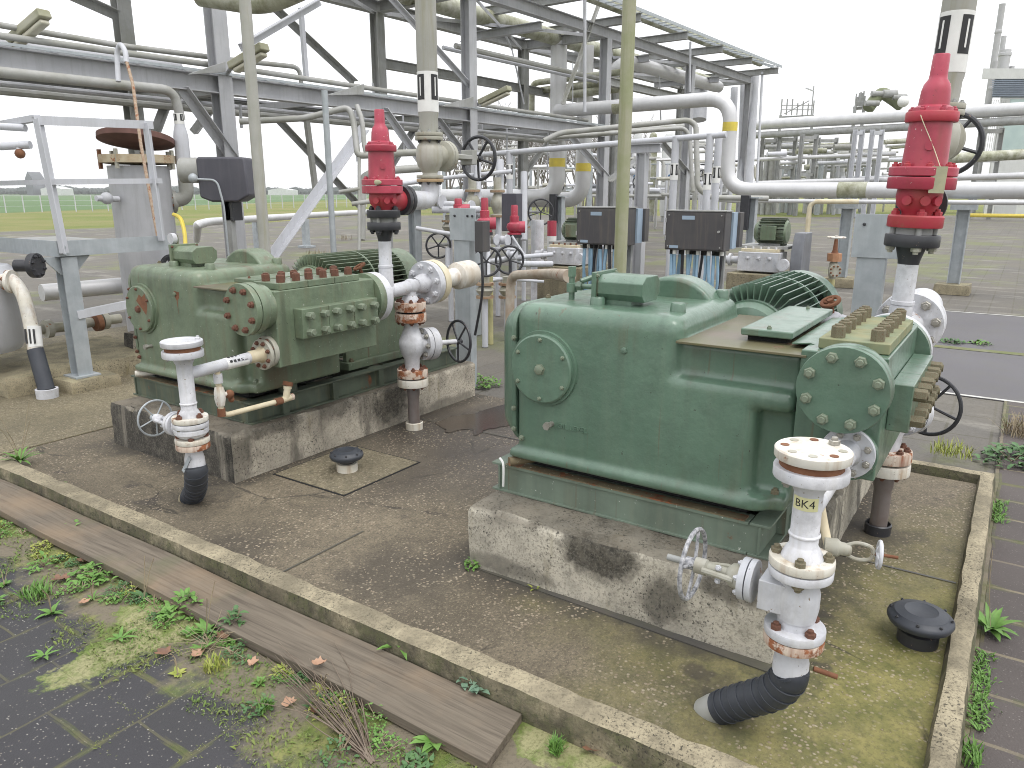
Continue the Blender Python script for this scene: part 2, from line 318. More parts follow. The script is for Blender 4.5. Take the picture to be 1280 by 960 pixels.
# ---- ground materials
def slab_mat(name, tint, y_lo=None, wet=True):
    n = NT(name); xyz = n.sep()
    big = n.noise(.9, 6, .62); med = n.noise(5, 6, .65); fine = n.noise(70, 4, .7)
    col = n.mix(n.ramp(big, .38, .62), tuple(x * 1.0 for x in tint), tuple(x * .50 for x in tint))
    col = n.mix(n.math('MULTIPLY', n.ramp(n.noise(17, 7, .72), .47, .62), .6), col, tuple(x * .38 for x in tint))
    col = n.mix(n.math('MULTIPLY', n.ramp(med, .45, .7), .55), col, tuple(x * .5 for x in tint))
    col = n.mix(n.math('MULTIPLY', n.ramp(fine, .48, .62), .75), col, tuple(x * .32 for x in tint))
    col = n.mix(n.math('MULTIPLY', n.ramp(n.noise(95, 3, .7, n.map(loc=(3, 1, 0))), .56, .66), .55), col, (.34, .29, .20))
    ro = .8
    if wet:   # damp patch between the plinths
        g = n.math('ADD', n.math('MULTIPLY', n.math('ABSOLUTE', n.math('SUBTRACT', xyz[0], 4.3)), .75), n.math('MULTIPLY', n.math('ABSOLUTE', n.math('SUBTRACT', xyz[1], 2.9)), .8))
        k = n.ramp(n.math('ADD', g, n.math('MULTIPLY', n.noise(1.6, 5, .6), .9)), 1.85, .95)
        col = n.mix(n.math('MULTIPLY', k, .75), col, (.05, .043, .040)); ro = n.math('SUBTRACT', .8, n.math('MULTIPLY', k, .45))
        # algae on the near right corner and along the edges
        a = n.math('ADD', n.math('MULTIPLY', xyz[1], .62), n.math('MULTIPLY', n.math('ABSOLUTE', n.math('SUBTRACT', xyz[0], 2.5)), .42))
        k = n.ramp(n.math('ADD', a, n.math('MULTIPLY', n.noise(2.2, 6, .68), 1.0)), 1.50, .75)
        mc = n.mix(n.ramp(n.noise(8, 5, .65), .38, .62), (.25, .225, .075), (.12, .125, .03))
        col = n.mix(n.math('MULTIPLY', k, .9), col, n.mix(n.math('MULTIPLY', n.ramp(n.noise(60, 5, .75), .48, .62), .55), mc, (.07, .065, .025)))
    if wet:   # dirt washed against the plinths, oil below the flanges
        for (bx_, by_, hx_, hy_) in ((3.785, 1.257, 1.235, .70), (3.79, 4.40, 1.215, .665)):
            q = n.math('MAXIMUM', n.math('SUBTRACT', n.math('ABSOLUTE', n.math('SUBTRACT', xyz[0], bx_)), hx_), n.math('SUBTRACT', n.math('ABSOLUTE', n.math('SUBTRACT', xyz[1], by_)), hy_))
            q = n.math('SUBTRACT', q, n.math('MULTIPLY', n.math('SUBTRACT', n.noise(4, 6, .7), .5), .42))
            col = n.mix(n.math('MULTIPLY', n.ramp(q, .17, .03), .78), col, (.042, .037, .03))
        for (ox, oy, orr) in ((4.0, 3.55, .30), (4.0, .40, .22), (2.3, 3.72, .26), (2.25, .62, .20), (3.14, 3.34, .2), (2.0, 3.0, .35), (2.3, 2.2, .4)):
            dx = n.math('SUBTRACT', xyz[0], ox); dy = n.math('SUBTRACT', xyz[1], oy)
            q = n.math('SQRT', n.math('ADD', n.math('MULTIPLY', dx, dx), n.math('MULTIPLY', dy, dy)))
            q = n.math('SUBTRACT', q, n.math('MULTIPLY', n.math('SUBTRACT', n.noise(5, 6, .7), .5), .6))
            col = n.mix(n.math('MULTIPLY', n.ramp(q, orr, orr * .35), .6), col, (.045, .038, .03))
    if wet:   # hairline cracks and oil spots
        cr = n.vor(.75, n.map((1, 1, 1), loc=(.4, .9, 0), co=None), 'Distance', 'DISTANCE_TO_EDGE')
        nzc = n.noise(6, 4, .6); cr = n.math('ADD', cr, n.math('MULTIPLY', n.math('SUBTRACT', nzc, .5), .05))
        k = n.math('MULTIPLY', n.ramp(n.math('ABSOLUTE', cr), .006, .001), n.ramp(n.noise(1.2, 3), .45, .55)); col = n.mix(n.math('MULTIPLY', k, .8), col, (.03, .026, .02))
        k = n.ramp(n.noise(3.7, 3, .55, n.map(loc=(8, 4, 0))), .64, .70); col = n.mix(n.math('MULTIPLY', k, .7), col, (.045, .038, .032))
    st = n.vor(75, out='Color'); s = n.sep(st)
    k = n.math('MULTIPLY', n.ramp(s[0], .74, .77), n.ramp(n.vor(75), .55, .35))
    k = n.math('MULTIPLY', k, n.ramp(n.noise(1.9, 5, .65), .40, .56))
    col = n.mix(n.math('MULTIPLY', k, .8), col, n.mix(s[1], (.42, .36, .27), (.26, .2, .14)))
    n.bump(n.math('ADD', fine, n.math('MULTIPLY', k, .5)), .6, .006)
    return n.done(col, ro)
SLAB = slab_mat('oily_aggregate_concrete', (.205, .170, .118))
SLAB2 = slab_mat('mossy_concrete', (.25, .215, .135), wet=False)
def conc_mat(name, tint, dark=.5, darkface=False, top=(.14, .12, .09), spots=(), mossy=0):
    n = NT(name); geo = n.N.new('ShaderNodeNewGeometry'); nx = n.sep(geo.outputs['Normal'])
    big = n.noise(1.7, 6, .62); fine = n.noise(90, 3, .7)
    col = n.mix(n.ramp(big, .42, .68), tint, tuple(x * .5 for x in tint))
    f = n.noise(1, 6, .68, n.map((3.0, 3.0, .9)))
    col = n.mix(n.math('MULTIPLY', n.ramp(f, .54, .64), dark), col, (.035, .032, .026))
    zz = n.sep()[2]; f = n.math('ADD', n.math('MULTIPLY', n.noise(2.6, 5, .65), .9), n.math('MULTIPLY', zz, 1.1)) 
    col = n.mix(n.math('MULTIPLY', n.math('MULTIPLY', n.ramp(f, .62, .85), n.ramp(n.noise(1, 4, .6, n.map((6, 6, .4))), .42, .6)), dark * .8), col, (.05, .043, .033))
    f = n.noise(1, 4, .6, n.map((7, 7, 1.2), loc=(4, 2, 1)))
    col = n.mix(n.math('MULTIPLY', n.ramp(f, .6, .72), .6), col, (.17, .13, .04))
    if mossy:      # green-black growth on the upright faces
        k = n.math('MULTIPLY', n.ramp(nx[2], .7, .35), n.ramp(n.noise(6, 6, .68), .34, .54))
        col = n.mix(n.math('MULTIPLY', k, mossy), col, n.mix(n.ramp(n.noise(14, 5, .65), .4, .6), (.045, .042, .028), (.07, .08, .03)))
    if spots:
        xyz = n.sep()
        for (sx, sy, sz, rx, ry, rz, st_) in spots:      # oil and water stains
            q = 0.0
            for c_, s_, r_ in ((xyz[0], sx, rx), (xyz[1], sy, ry), (xyz[2], sz, rz)):
                e_ = n.math('DIVIDE', n.math('SUBTRACT', c_, s_), r_); q = n.math('ADD', n.math('MULTIPLY', e_, e_), q)
            q = n.math('ADD', q, n.math('MULTIPLY', n.math('SUBTRACT', n.noise(7, 6, .7), .5), 3.2))
            col = n.mix(n.math('MULTIPLY', n.ramp(q, 1.15, .35), st_), col, n.mix(n.ramp(n.noise(30, 4, .7), .4, .62), (.022, .02, .016), (.09, .08, .06)))
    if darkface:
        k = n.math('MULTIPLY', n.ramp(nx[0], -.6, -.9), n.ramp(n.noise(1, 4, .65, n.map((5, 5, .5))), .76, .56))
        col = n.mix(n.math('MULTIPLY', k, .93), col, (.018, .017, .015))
    k = n.ramp(nx[2], .5, .9)
    col = n.mix(n.math('MULTIPLY', k, .8), col, n.mix(n.ramp(n.noise(4, 5, .6), .4, .6), top, tuple(x * .45 for x in top)))
    pit_ = n.math('MULTIPLY', n.ramp(n.noise(85, 4, .65, n.map((1, 1, .8), loc=(5, 2, 8))), .575, .62), n.ramp(n.noise(3.5, 4, .65), .40, .56))
    col = n.mix(n.math('MULTIPLY', pit_, .85), col, (.03, .028, .022))
    col = n.mix(n.math('MULTIPLY', n.ramp(fine, .50, .64), .6), col, tuple(x * .35 for x in tint))
    col = n.mix(n.math('MULTIPLY', n.ramp(n.noise(11, 6, .7), .48, .66), .45), col, tuple(x * .4 for x in tint))
    n.bump(n.math('SUBTRACT', fine, pit_), .6, .008)
    return n.done(col, .85)
PLINTH = conc_mat('pitted_concrete', (.54, .50, .41), .85, spots=[(2.55, 1.28, .24, .1, .20, .12, .95), (2.55, 1.0, .13, .1, .12, .12, .75), (2.55, 1.75, .05, .1, .25, .05, .6), (2.55, .72, .26, .1, .16, .06, .7), (3.2, .56, .2, .3, .1, .2, .7)])
PLINTH1 = conc_mat('stained_concrete', (.54, .49, .40), .75, True, (.13, .105, .075), spots=[(3.95, 3.74, .2, .22, .1, .22, .95), (2.9, 3.74, .27, .22, .1, .06, .8), (3.4, 3.74, .26, .2, .1, .08, .7), (4.6, 3.74, .02, .5, .1, .06, .6), (2.62, 3.74, .12, .1, .1, .2, .6)])
KERB = conc_mat('kerb_concrete', (.36, .31, .21), .25, False, (.42, .365, .25), mossy=.85)
FOOT = conc_mat('mossy_footing', (.38, .33, .22), .3, False, (.36, .32, .2))
def tile_mat(name, t1, t2, moss, loc=(-.07, -.195, 0), w=.3, h=.3, speck=1.0, rgh=.75, mort=.006, patches=(), mcol=(.085, .08, .05)):
    n = NT(name); co = n.map(loc=loc); xyz = n.sep()
    wob = n.N.new('ShaderNodeVectorMath'); wob.operation = 'ADD'
    nz = n.N.new('ShaderNodeTexNoise'); nz.inputs['Scale'].default_value = 3.5; nz.inputs['Detail'].default_value = 3; n.t.links.new(n.co, nz.inputs['Vector'])
    sc = n.N.new('ShaderNodeVectorMath'); sc.operation = 'SCALE'; sc.inputs['Scale'].default_value = .022; n.t.links.new(nz.outputs['Color'], sc.inputs[0])
    n.t.links.new(co, wob.inputs[0]); n.t.links.new(sc.outputs[0], wob.inputs[1])
    b = n.brick(wob.outputs[0], w, h, mort, .5, t1, t2, mcol)
    col = n.mix(n.math('MULTIPLY', n.ramp(n.noise(2.5, 5, .6), .4, .65), .5), b[0], tuple(x * 1.5 for x in t1))
    st = n.sep(n.vor(135, out='Color'))
    k = n.math('MULTIPLY', n.ramp(st[0], .88, .91), n.ramp(n.vor(135), .42, .25))
    col = n.mix(n.math('MULTIPLY', k, .75 * speck), col, n.mix(st[1], (.5, .48, .44), (.28, .25, .2)))
    # moss in the joints, and sandy dirt that buries the tiles towards the kerb
    j = n.ramp(n.noise(3, 5, .65), .46, .62)
    bw = n.brick(wob.outputs[0], w, h, mort * 2.6, .5, (0, 0, 0), (0, 0, 0), (1, 1, 1))
    mcol = n.mix(n.ramp(n.noise(14, 4, .6), .35, .65), (.065, .085, .02), (.12, .11, .05))
    col = n.mix(n.math('MULTIPLY', n.math('MULTIPLY', n.ramp(bw[0], .3, .8), j), .9), col, mcol)
    if moss:
        q = n.math('ADD', n.math('MULTIPLY', n.math('SUBTRACT', xyz[0], moss[0]), moss[1]), n.math('MULTIPLY', n.noise(2.6, 7, .68), 1.6))
        k = n.ramp(q, .86, 1.05)
        dirt = n.mix(n.ramp(n.noise(3.3, 5, .6), .48, .58), (.16, .135, .095), n.mix(n.ramp(n.noise(9, 5, .6), .35, .6), (.09, .135, .02), (.21, .21, .07)))
        dirt = n.mix(n.math('MULTIPLY', n.ramp(n.noise(60, 4, .7), .5, .66), .5), dirt, (.07, .06, .045))
        col = n.mix(k, col, dirt)
    if moss:
        for (cx, cy, rx, ry) in patches:
            dx = n.math('DIVIDE', n.math('SUBTRACT', xyz[0], cx), rx); dy = n.math('DIVIDE', n.math('SUBTRACT', xyz[1], cy), ry)
            q = n.math('ADD', n.math('ADD', n.math('MULTIPLY', dx, dx), n.math('MULTIPLY', dy, dy)), n.math('MULTIPLY', n.math('SUBTRACT', n.noise(5.5, 7, .72), .5), 4.6))
            pc = n.mix(n.ramp(n.math('ADD', n.math('MULTIPLY', q, .22), n.noise(6, 5, .65)), .52, .70), (.29, .28, .14), (.11, .165, .025))
            pc = n.mix(n.math('MULTIPLY', n.ramp(n.noise(80, 4, .7), .48, .62), .6), pc, (.10, .10, .035))
            col = n.mix(n.math('MULTIPLY', n.ramp(q, 1.0, .72), .92), col, pc)
    n.bump(n.math('SUBTRACT', n.noise(120, 3, .6), n.math('MULTIPLY', b[1], 1.5)), .5, .006)
    return n.done(col, rgh)
TILES = tile_mat('dark_paving_tiles', (.033, .032, .036), (.042, .041, .043), (1.25, 1.6), speck=1.0, patches=[(*PZ(150, 812, GZ)[:2], .30, .12), (*PZ(205, 775, GZ)[:2], .16, .22), (*PZ(30, 655, GZ)[:2], .12, .3), (*PZ(700, 935, GZ)[:2], .12, .2)])
TILES2 = tile_mat('brown_paving_tiles', (.066, .055, .052), (.085, .072, .066), None, loc=(.1, .055, 0), speck=.35, mort=.011, mcol=(.20, .17, .115))
def yard_mat():
    n = NT('old_yard_paving')
    b = n.brick(n.co, .6, .3, .012, .5, (.112, .104, .094), (.128, .12, .107), (.085, .08, .06))
    col = n.mix(n.math('MULTIPLY', n.ramp(n.noise(.5, 6, .65), .40, .62), .75), b[0], (.15, .135, .11))
    col = n.mix(n.math('MULTIPLY', n.ramp(n.noise(1, 5, .65, n.map((1.7, .55, 1))), .54, .64), .7), col, (.25, .235, .205))
    col = n.mix(n.math('MULTIPLY', n.ramp(n.noise(.33, 6, .7, n.map(loc=(7, 3, 0))), .52, .62), .65), col, (.15, .17, .06))
    col = n.mix(n.math('MULTIPLY', n.ramp(n.noise(30, 4, .7), .5, .66), .4), col, (.08, .075, .06))
    n.bump(n.noise(50, 4, .6), .4, .01); return n.done(col, .85)
YARD = yard_mat()
def grass_mat(name, c1, c2, c3, s):
    n = NT(name)
    col = n.mix(n.ramp(n.noise(s, 6, .65), .38, .62), c1, c2); col = n.mix(n.math('MULTIPLY', n.ramp(n.noise(s * .17, 4), .45, .6), .7), col, c3)
    n.bump(n.noise(25, 4, .7), .8, .05); return n.done(col, .95, spec=.1)
GRASS = grass_mat('rough_grass', (.20, .215, .075), (.15, .19, .06), (.25, .23, .11), .6)
FIELD = grass_mat('crop_field', (.115, .185, .085), (.13, .20, .10), (.12, .175, .09), .05)
ROADM = M('smooth_asphalt', (.115, .11, .118), (.10, .095, .102), .7, .7, moss=.1, bump=.3, bscale=120)
LINE = M('worn_road_paint', (.6, .6, .57), (.4, .39, .36), 5, .7)
GUTTER = M('dark_wet_gutter', (.06, .058, .055), (.10, .09, .075), 3, .5, moss=.25, bump=.4)
PUDDLE = M('rusty_puddle', (.06, .046, .036), (.035, .032, .03), 2, .16, bump=0)
def wood_mat():
    n = NT('weathered_board'); c = n.map((14, .9, 14))
    g = n.noise(1.6, 6, .6, c, 1.2)
    col = n.mix(n.ramp(g, .38, .62), (.170, .142, .108), (.118, .097, .073))
    fg = n.noise(1, 4, .6, n.map((90, 2.2, 90)))
    col = n.mix(n.math('MULTIPLY', n.ramp(fg, .5, .66), .6), col, (.06, .045, .034))
    col = n.mix(n.math('MULTIPLY', n.ramp(n.noise(1.6, 5, .6), .48, .66), .6), col, (.25, .18, .115))
    col = n.mix(n.math('MULTIPLY', n.ramp(n.noise(2.2, 4, .6, n.map(loc=(3, 9, 2))), .56, .7), .6), col, (.11, .115, .06))
    kn = n.ramp(n.vor(1.55, n.map((2.6, .95, 1))), .13, .05)
    col = n.mix(n.math('MULTIPLY', kn, .75), col, (.03, .026, .022))
    n.bump(n.math('ADD', g, fg), .5, .004); return n.done(col, .8)
WOOD = wood_mat()
def leaf_mat(name, c1, c2):
    n = NT(name); col = n.mix(n.ramp(n.noise(30, 3), .35, .65), c1, c2)
    return n.done(col, .6)
LEAF = leaf_mat('fresh_leaf', (.09, .20, .035), (.14, .27, .055)); LEAFD = leaf_mat('dark_leaf', (.055, .13, .045), (.085, .17, .055))
LEAFY = leaf_mat('yellow_leaf', (.24, .30, .05), (.32, .33, .08)); LEAFB = leaf_mat('blue_green_leaf', (.10, .18, .12), (.15, .23, .15))
STRAW = leaf_mat('dry_stalk', (.30, .25, .16), (.22, .17, .11)); DEAD = leaf_mat('dead_leaf', (.22, .115, .065), (.14, .075, .05))
TWIG = leaf_mat('dead_twig', (.13, .095, .07), (.19, .15, .11)); BARK = leaf_mat('bare_bark', (.16, .14, .125), (.12, .105, .095))
# ------------------------------------------------------------------ ground
def sheet(name, pts, z, mat):
    m = MB(); m.add([(p[0], p[1], z) for p in pts], [tuple(range(len(pts)))])
    return kind(m.build(name, mat, ang=0), 'structure')
def rough_box(name, a, b, mat, cuts=(6, 6, 2), amp=.006, parent=None, bevel=.012, chips=0.0):
    bm = bmesh.new()
    nx, ny, nz = cuts; vs = {}
    def gv(i, j, k):
        if (i, j, k) not in vs: vs[(i, j, k)] = bm.verts.new((a[0] + (b[0]-a[0]) * i / nx, a[1] + (b[1]-a[1]) * j / ny, a[2] + (b[2]-a[2]) * k / nz))
        return vs[(i, j, k)]
    for i in range(nx):
        for j in range(ny):
            for k in (0, nz): bm.faces.new([gv(i, j, k), gv(i+1, j, k), gv(i+1, j+1, k), gv(i, j+1, k)])
    for i in range(nx):
        for k in range(nz):
            for j in (0, ny): bm.faces.new([gv(i, j, k), gv(i+1, j, k), gv(i+1, j, k+1), gv(i, j, k+1)])
    for j in range(ny):
        for k in range(nz):
            for i in (0, nx): bm.faces.new([gv(i, j, k), gv(i, j+1, k), gv(i, j+1, k+1), gv(i, j, k+1)])
    c = (V(a) + V(b)) / 2
    for (i, j, k), v in vs.items():
        e = (i in (0, nx)) + (j in (0, ny)) + (k == nz)
        d = mnoise.noise_vector(v.co * 6.0) * amp + mnoise.noise_vector(v.co * 23.0) * amp * .5
        if k == 0: d.z = 0
        v.co += d
        if e >= 2 and k == nz:
            q = max(0, mnoise.noise(v.co * 9.0) + .15) * chips + bevel
            if i in (0, nx): v.co.x += (q if i == 0 else -q)
            if j in (0, ny): v.co.y += (q if j == 0 else -q)
            v.co.z -= q * .35
    bmesh.ops.recalc_face_normals(bm, faces=bm.faces)
    o0 = org(parent) if parent is not None else V((0, 0, 0))
    me = bpy.data.meshes.new(name); 
    for v in bm.verts: v.co -= o0
    bm.to_mesh(me); bm.free(); me.polygons.foreach_set('use_smooth', [True] * len(me.polygons)); me.set_sharp_from_angle(angle=rad(50)); me.materials.append(mat)
    o = bpy.data.objects.new(name, me); C.objects.link(o); O[o.name] = o0
    if parent is not None: o.parent = parent
    return o
sheet('ground', [(-3000, -3000), (3000, -3000), (3000, 3000), (-3000, 3000)], GZ - .03, GRASS)
sheet('field', [(-300, 72), (24, 70), (60, 92), (150, 150), (700, 620), (700, 1500), (-1500, 1500)], GZ - .024, FIELD)
sheet('yard', [(-12, -25), (78, -25), (72, 2), (58, 13), (53, 30), (42, 43), (29, 37), (20, 39), (-12, 38)], GZ - .008, YARD)
sheet('road', [(7.55, -20), (13.1, -20), (13.1, 1.6), (7.55, 1.6)], GZ - .003, ROADM)
for x in (7.56, 13.04): sheet('road_line', [(x, -20), (x + .05, -20), (x + .05, 1.6), (x, 1.6)], GZ + .001, LINE)
sheet('road_seam', [(9.86, -20), (10.02, -20), (10.02, 1.6), (9.86, 1.6)], GZ + .001, M('mossy_seam', (.20, .19, .13), (.12, .15, .05), 6, .9, moss=.8))
sheet('front_paving', [(-3, -2.2), (1.845, -2.2), (1.845, 7.5), (-3, 7.5)], GZ, TILES)
sheet('side_paving', [(1.846, -6), (7.54, -6), (7.54, -.05), (1.846, -.05)], GZ + .004, TILES2)
kind(MB().box((1.94, .03, -.3), (5.06, 5.46, 0)).build('bund_floor', SLAB, bevel=.004), 'structure')
kind(MB().box((1.90, 5.475, -.3), (6.4, 9.6, .004)).build('side_slab', SLAB2, bevel=.006), 'structure')
pc, prm = PZ(604, 526), random.Random(4)
sheet('puddle', [(pc.x + (.30 + .07 * math.sin(3 * a + 1) + .05 * math.sin(7 * a) + prm.uniform(-.02, .02)) * math.cos(a) * 1.25, pc.y + (.24 + .06 * math.sin(4 * a) + prm.uniform(-.02, .02)) * math.sin(a)) for a in [k * math.pi / 24 for k in range(48)]], .004, PUDDLE)
# ------------------------------------------------------------------ kerbs, plinths, board, hatch, vent caps
tag(rough_box('kerb', (1.84, -.055, -.2), (1.952, 6.2, .06), KERB, (3, 220, 4), .0025, bevel=.004, chips=.011), 'long pale concrete kerb along the front of the slab, beside the wooden board', 'kerb')
tag(rough_box('kerb', (1.955, -.06, -.2), (5.08, .033, .062), KERB, (120, 3, 4), .002, bevel=.010, chips=.008), 'yellowish concrete kerb on the right edge of the slab, beside the black mushroom vent', 'kerb')
tag(rough_box('kerb', (5.085, -.06, -.2), (5.19, 1.9, .05), KERB, (3, 60, 4), .003, bevel=.012, chips=.02), 'short mossy concrete kerb at the far end of the slab, behind the nearer pump', 'kerb')
plinthA = tag(rough_box('plinth', (2.55, .56, -.05), (5.02, 1.955, .30), PLINTH, (90, 55, 14), .007, bevel=.006, chips=.045), 'pitted concrete plinth under the nearer, darker green pump', 'plinth')
plinthB = tag(rough_box('plinth', (2.575, 3.74, -.05), (5.0, 5.065, .30), PLINTH1, (90, 55, 14), .006, bevel=.006, chips=.03), 'stained concrete plinth with a black wet end, under the farther pump', 'plinth')
kind(MB().prism([(2.50, .50, .006), (2.56, .50, .006), (2.56, 1.5, .006), (2.535, 2.0, .006)], (0, 0, -.006)).build('gutter', GUTTER), 'structure')
hs = kind(MB().box((2.81, 3.06, 0), (3.46, 3.66, .007)).build('hatch_slab', slab_mat('hatch_concrete', (.25, .215, .14), wet=False), bevel=.004), 'structure')
kind(MB().box((2.798, 3.048, 0), (3.472, 3.672, .003)).build('hatch_joint', VOID), 'structure')
for a, b in (((3.62, .04), (3.635, .53)), ((4.2, 2.0), (4.215, 3.68)), ((2.0, 2.62), (2.53, 2.632))): sheet('slab_joint', [a, (b[0], a[1]), b, (a[0], b[1])], .0035, GUTTER)
# the loose board
def plank():
    a = [(1.60, 5.02), (1.828, 5.03), (1.832, 1.19), (1.578, 1.155)]
    m = MB(); n = 60; t = .036
    for i in range(n + 1):
        f = i / n; l = V(a[0]).lerp(V(a[3]), f); r = V(a[1]).lerp(V(a[2]), f); z = GZ + .012 + .006 * math.sin(f * 5) + .004 * math.sin(f * 17)
        m.v += [V((l.x, l.y, z)), V((r.x, r.y, z)), V((r.x - .002, r.y, z + t)), V((l.x + .002, l.y, z + t))]
    for i in range(n):
        b = i * 4
        for k in range(4): m.f.append((b + k, b + (k + 1) % 4, b + 4 + (k + 1) % 4, b + 4 + k))
    m.f += [(0, 1, 2, 3), (n*4, n*4+1, n*4+2, n*4+3)]
    o = m.build('plank', WOOD, None, (1.7, 3.1, 0), bevel=.003)
    tag(o, 'long weathered brown wooden board lying along the front kerb', 'board')
plank()
def vent(p, label, white, r):
    t = thing('mushroom_vent', label, 'vent', p)
    p = V(p)
    MB().lathe([(r*.62, 0), (r*.62, .05), (r*.5, .052), (0, .052)], p, ZA, 28).build('collar', white, t)
    MB().lathe([(r*.45, .05), (r*.45, .085), (0, .085)], p, ZA, 20).build('neck', BLACK, t)
    cap = MB().lathe([(0, .07), (r*.7, .07), (r*.93, .082), (r, .098), (r*.99, .108), (r*.93, .116), (r*.84, .121), (r*.8, .128), (r*.5, .137), (r*.48, .1355), (0, .137)], p, ZA, 36).build('cap', TAPE, t)
    for q in circle_pts(p + ZA * .119, ZA, r * .9, 8): bolt(cap, q, ZA, .006, BLACK)
vent((3.10, 3.33, .007), 'black mushroom vent cap on a white collar, between the two pumps', WHITER, .105)
vent((3.03, .13, 0), 'black mushroom vent cap on the mossy slab by the right kerb', BLACK, .118)
# ------------------------------------------------------------------ the two plunger pumps
def pump(dy, near):
    Y = lambda y: y + dy
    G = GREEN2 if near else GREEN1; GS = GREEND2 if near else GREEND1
    BT = BOLTTOP if near else BOLTR; BD = BOLTG2 if near else BOLTR; BSd = BOLTTOP if near else BOLTG2
    t = thing('plunger_pump', 'large dark green triplex plunger pump nearest the camera, its bolted round end cover facing us' if near else
              'faded green triplex plunger pump on the left plinth, rust patch on its round cover', 'pump', (3.15, Y(1.25), .30), 'green plunger pumps')
    P = lambda x, y, z: V((x, Y(y), z))
    # skid
    m = MB()
    m.box(P(2.785, .70, .301), P(2.797, 1.94, .437))
    m.box(P(2.775, .745, .428), P(2.86, 1.90, .442)); m.box(P(2.775, .745, .301), P(2.86, 1.90, .312))
    for y in (.70, 1.94): m.ibeam(P(2.776, y, .371), P(4.86, y, .371), .082, .142, .011)
    for x in (3.35, 3.95, 4.5): m.ibeam(P(x, .745, .37), P(x, 1.895, .37), .08, .135, .01)
    for x in (3.02, 3.45, 3.9, 4.35): m.box(P(x, .658, .312), P(x + .05, .70, .43))
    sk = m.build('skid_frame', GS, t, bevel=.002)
    MB().box(P(2.773, .76, .4425), P(2.83, 1.9, .447)).build('rust_strip', RUSTFLAKE, sk)
    MB().box(P(2.86, .78, .4425), P(3.50, 1.82, .497)).build('dark_gap_shim', VOID, t)  # spacer coloured near-black to paint the shaded gap under the crankcase
    MB().cyl(P(2.745, 1.86, .475), P(2.85, 1.78, .48), .022).build('drain_spout', WHITER if not near else RUSTFLAKE, t)
    # crankcase: deep body, recessed shoulder, recessed right bay, feet
    def rpoly(pts, rs, x):
        out = []
        n = len(pts)
        for i in range(n):
            a, b, c = V(pts[i-1]), V(pts[i]), V(pts[(i+1) % n]); r = rs[i]
            if r <= 0: out.append(b); continue
            p0 = b + (a - b).normalized() * r; p1 = b + (c - b).normalized() * r
            for k in range(6):
                u = k / 5; out.append(p0 * (1-u)**2 + b * 2*u*(1-u) + p1 * u*u)
        return [P(x, p[0], p[1]) for p in out]
    m = MB()
    m.rbox(P(2.76, 1.065, .515), P(3.53, 1.848, 1.226), .065).rbox(P(2.762, .75, .515), P(3.53, 1.5, .98), .045).rbox(P(2.762, .612, .90), P(3.53, 1.5, .985), .03)
    m.rbox(P(2.812, .608, .94), P(3.53, 1.2, 1.126), .012).rbox(P(2.85, .618, .515), P(3.5, .85, .95), .02)
    m.rbox(P(2.742, .745, .497), P(3.54, 1.864, .545), .012).cyl(P(2.80, .735, .497), P(2.80, .735, .56), .055).cyl(P(2.85, .67, .497), P(2.85, .67, .56), .05).box(P(2.80, .62, .498), P(3.5, .79, .558))
    body = m.build('crankcase', G, t)
    rm = body.modifiers.new('Cast', 'REMESH'); rm.mode = 'VOXEL'; rm.voxel_size = .0115; rm.use_smooth_shade = True
    sm = body.modifiers.new('Soften', 'SMOOTH'); sm.factor = .5; sm.iterations = 9
    for (x, y) in ((2.835, .67), (3.45, .67)): bolt(body, P(x, y, .56), ZA, .017, BSd)
    # end cover bulging to the left
    m = MB().prism(rpoly([(2.79, .56), (2.79, 1.195), (3.50, 1.195), (3.50, .56)], [.10, .12, .12, .10], 0), (0, 0, 0)) if False else MB()
    pl = [];
    for (cx, cz, a0) in ((3.40, .66, -90), (3.40, 1.10, 0), (2.89, 1.10, 90), (2.89, .66, 180)):
        for k in range(7): a = rad(a0 + k * 15); pl.append((cx + .11 * math.cos(a), cz + .11 * math.sin(a)))
    m.prism([P(x, 1.846, z) for x, z in pl], (0, .028, 0))
    c0 = (3.145, .88); rings = []
    for s_, yy in ((.97, 1.874), (.95, 1.90), (.86, 1.945), (.66, 1.975), (.35, 1.99)):
        rings.append(m.ring([P(c0[0] + (x - c0[0]) * s_, yy, c0[1] + (z - c0[1]) * s_) for x, z in pl]))
    n = len(pl)
    for a, b in zip(rings, rings[1:]):
        for k in range(n): m.f.append((a + k, a + (k + 1) % n, b + (k + 1) % n, b + k))
    m.f.append(tuple(range(rings[-1], rings[-1] + n)))
    ec = m.build('end_cover', G, t, bevel=.006)
    for z in (.63, .73, .93, 1.06): bolt(ec, P(2.80, 1.86, z) + V((-.02, -.005, 0)), -XA, .013, BD)
    # round inspection cover
    m = MB().lathe([(.170, 0), (.168, .014), (0, .014)], P(2.762, 1.685, .945), -XA, 48)
    rim = m.build('cover_rim', G, t)
    cv = MB().lathe([(.155, .012), (.155, .030), (.148, .036), (0, .036)], P(2.762, 1.685, .945), -XA, 48).build('inspection_cover', G, t)
    for q in circle_pts(P(2.727, 1.685, .945), -XA, .132, 6, .52): bolt(cv, q, -XA, .010, BD)
    bolt(cv, P(2.727, 1.685, .945), -XA, .022, BD, style=2)
    if not near:
        pt = MB().add([P(2.7255, y, z) for y, z in ((1.70, 1.0), (1.66, 1.045), (1.63, 1.03), (1.59, 1.055), (1.575, .98), (1.60, .91), (1.64, .95))], [(0, 1, 2, 3, 4, 5, 6)]).build('rust_patch', RUST, cv, ang=0)
        MB().add([P(2.7590, y, z) for y, z in ((1.31, 1.09), (1.255, 1.085), (1.26, 1.05), (1.28, 1.03), (1.283, .93), (1.289, 1.03), (1.305, 1.05))], [(0, 1, 2, 3, 4, 5, 6)]).build('rust_patch', RUST, t, ang=0)
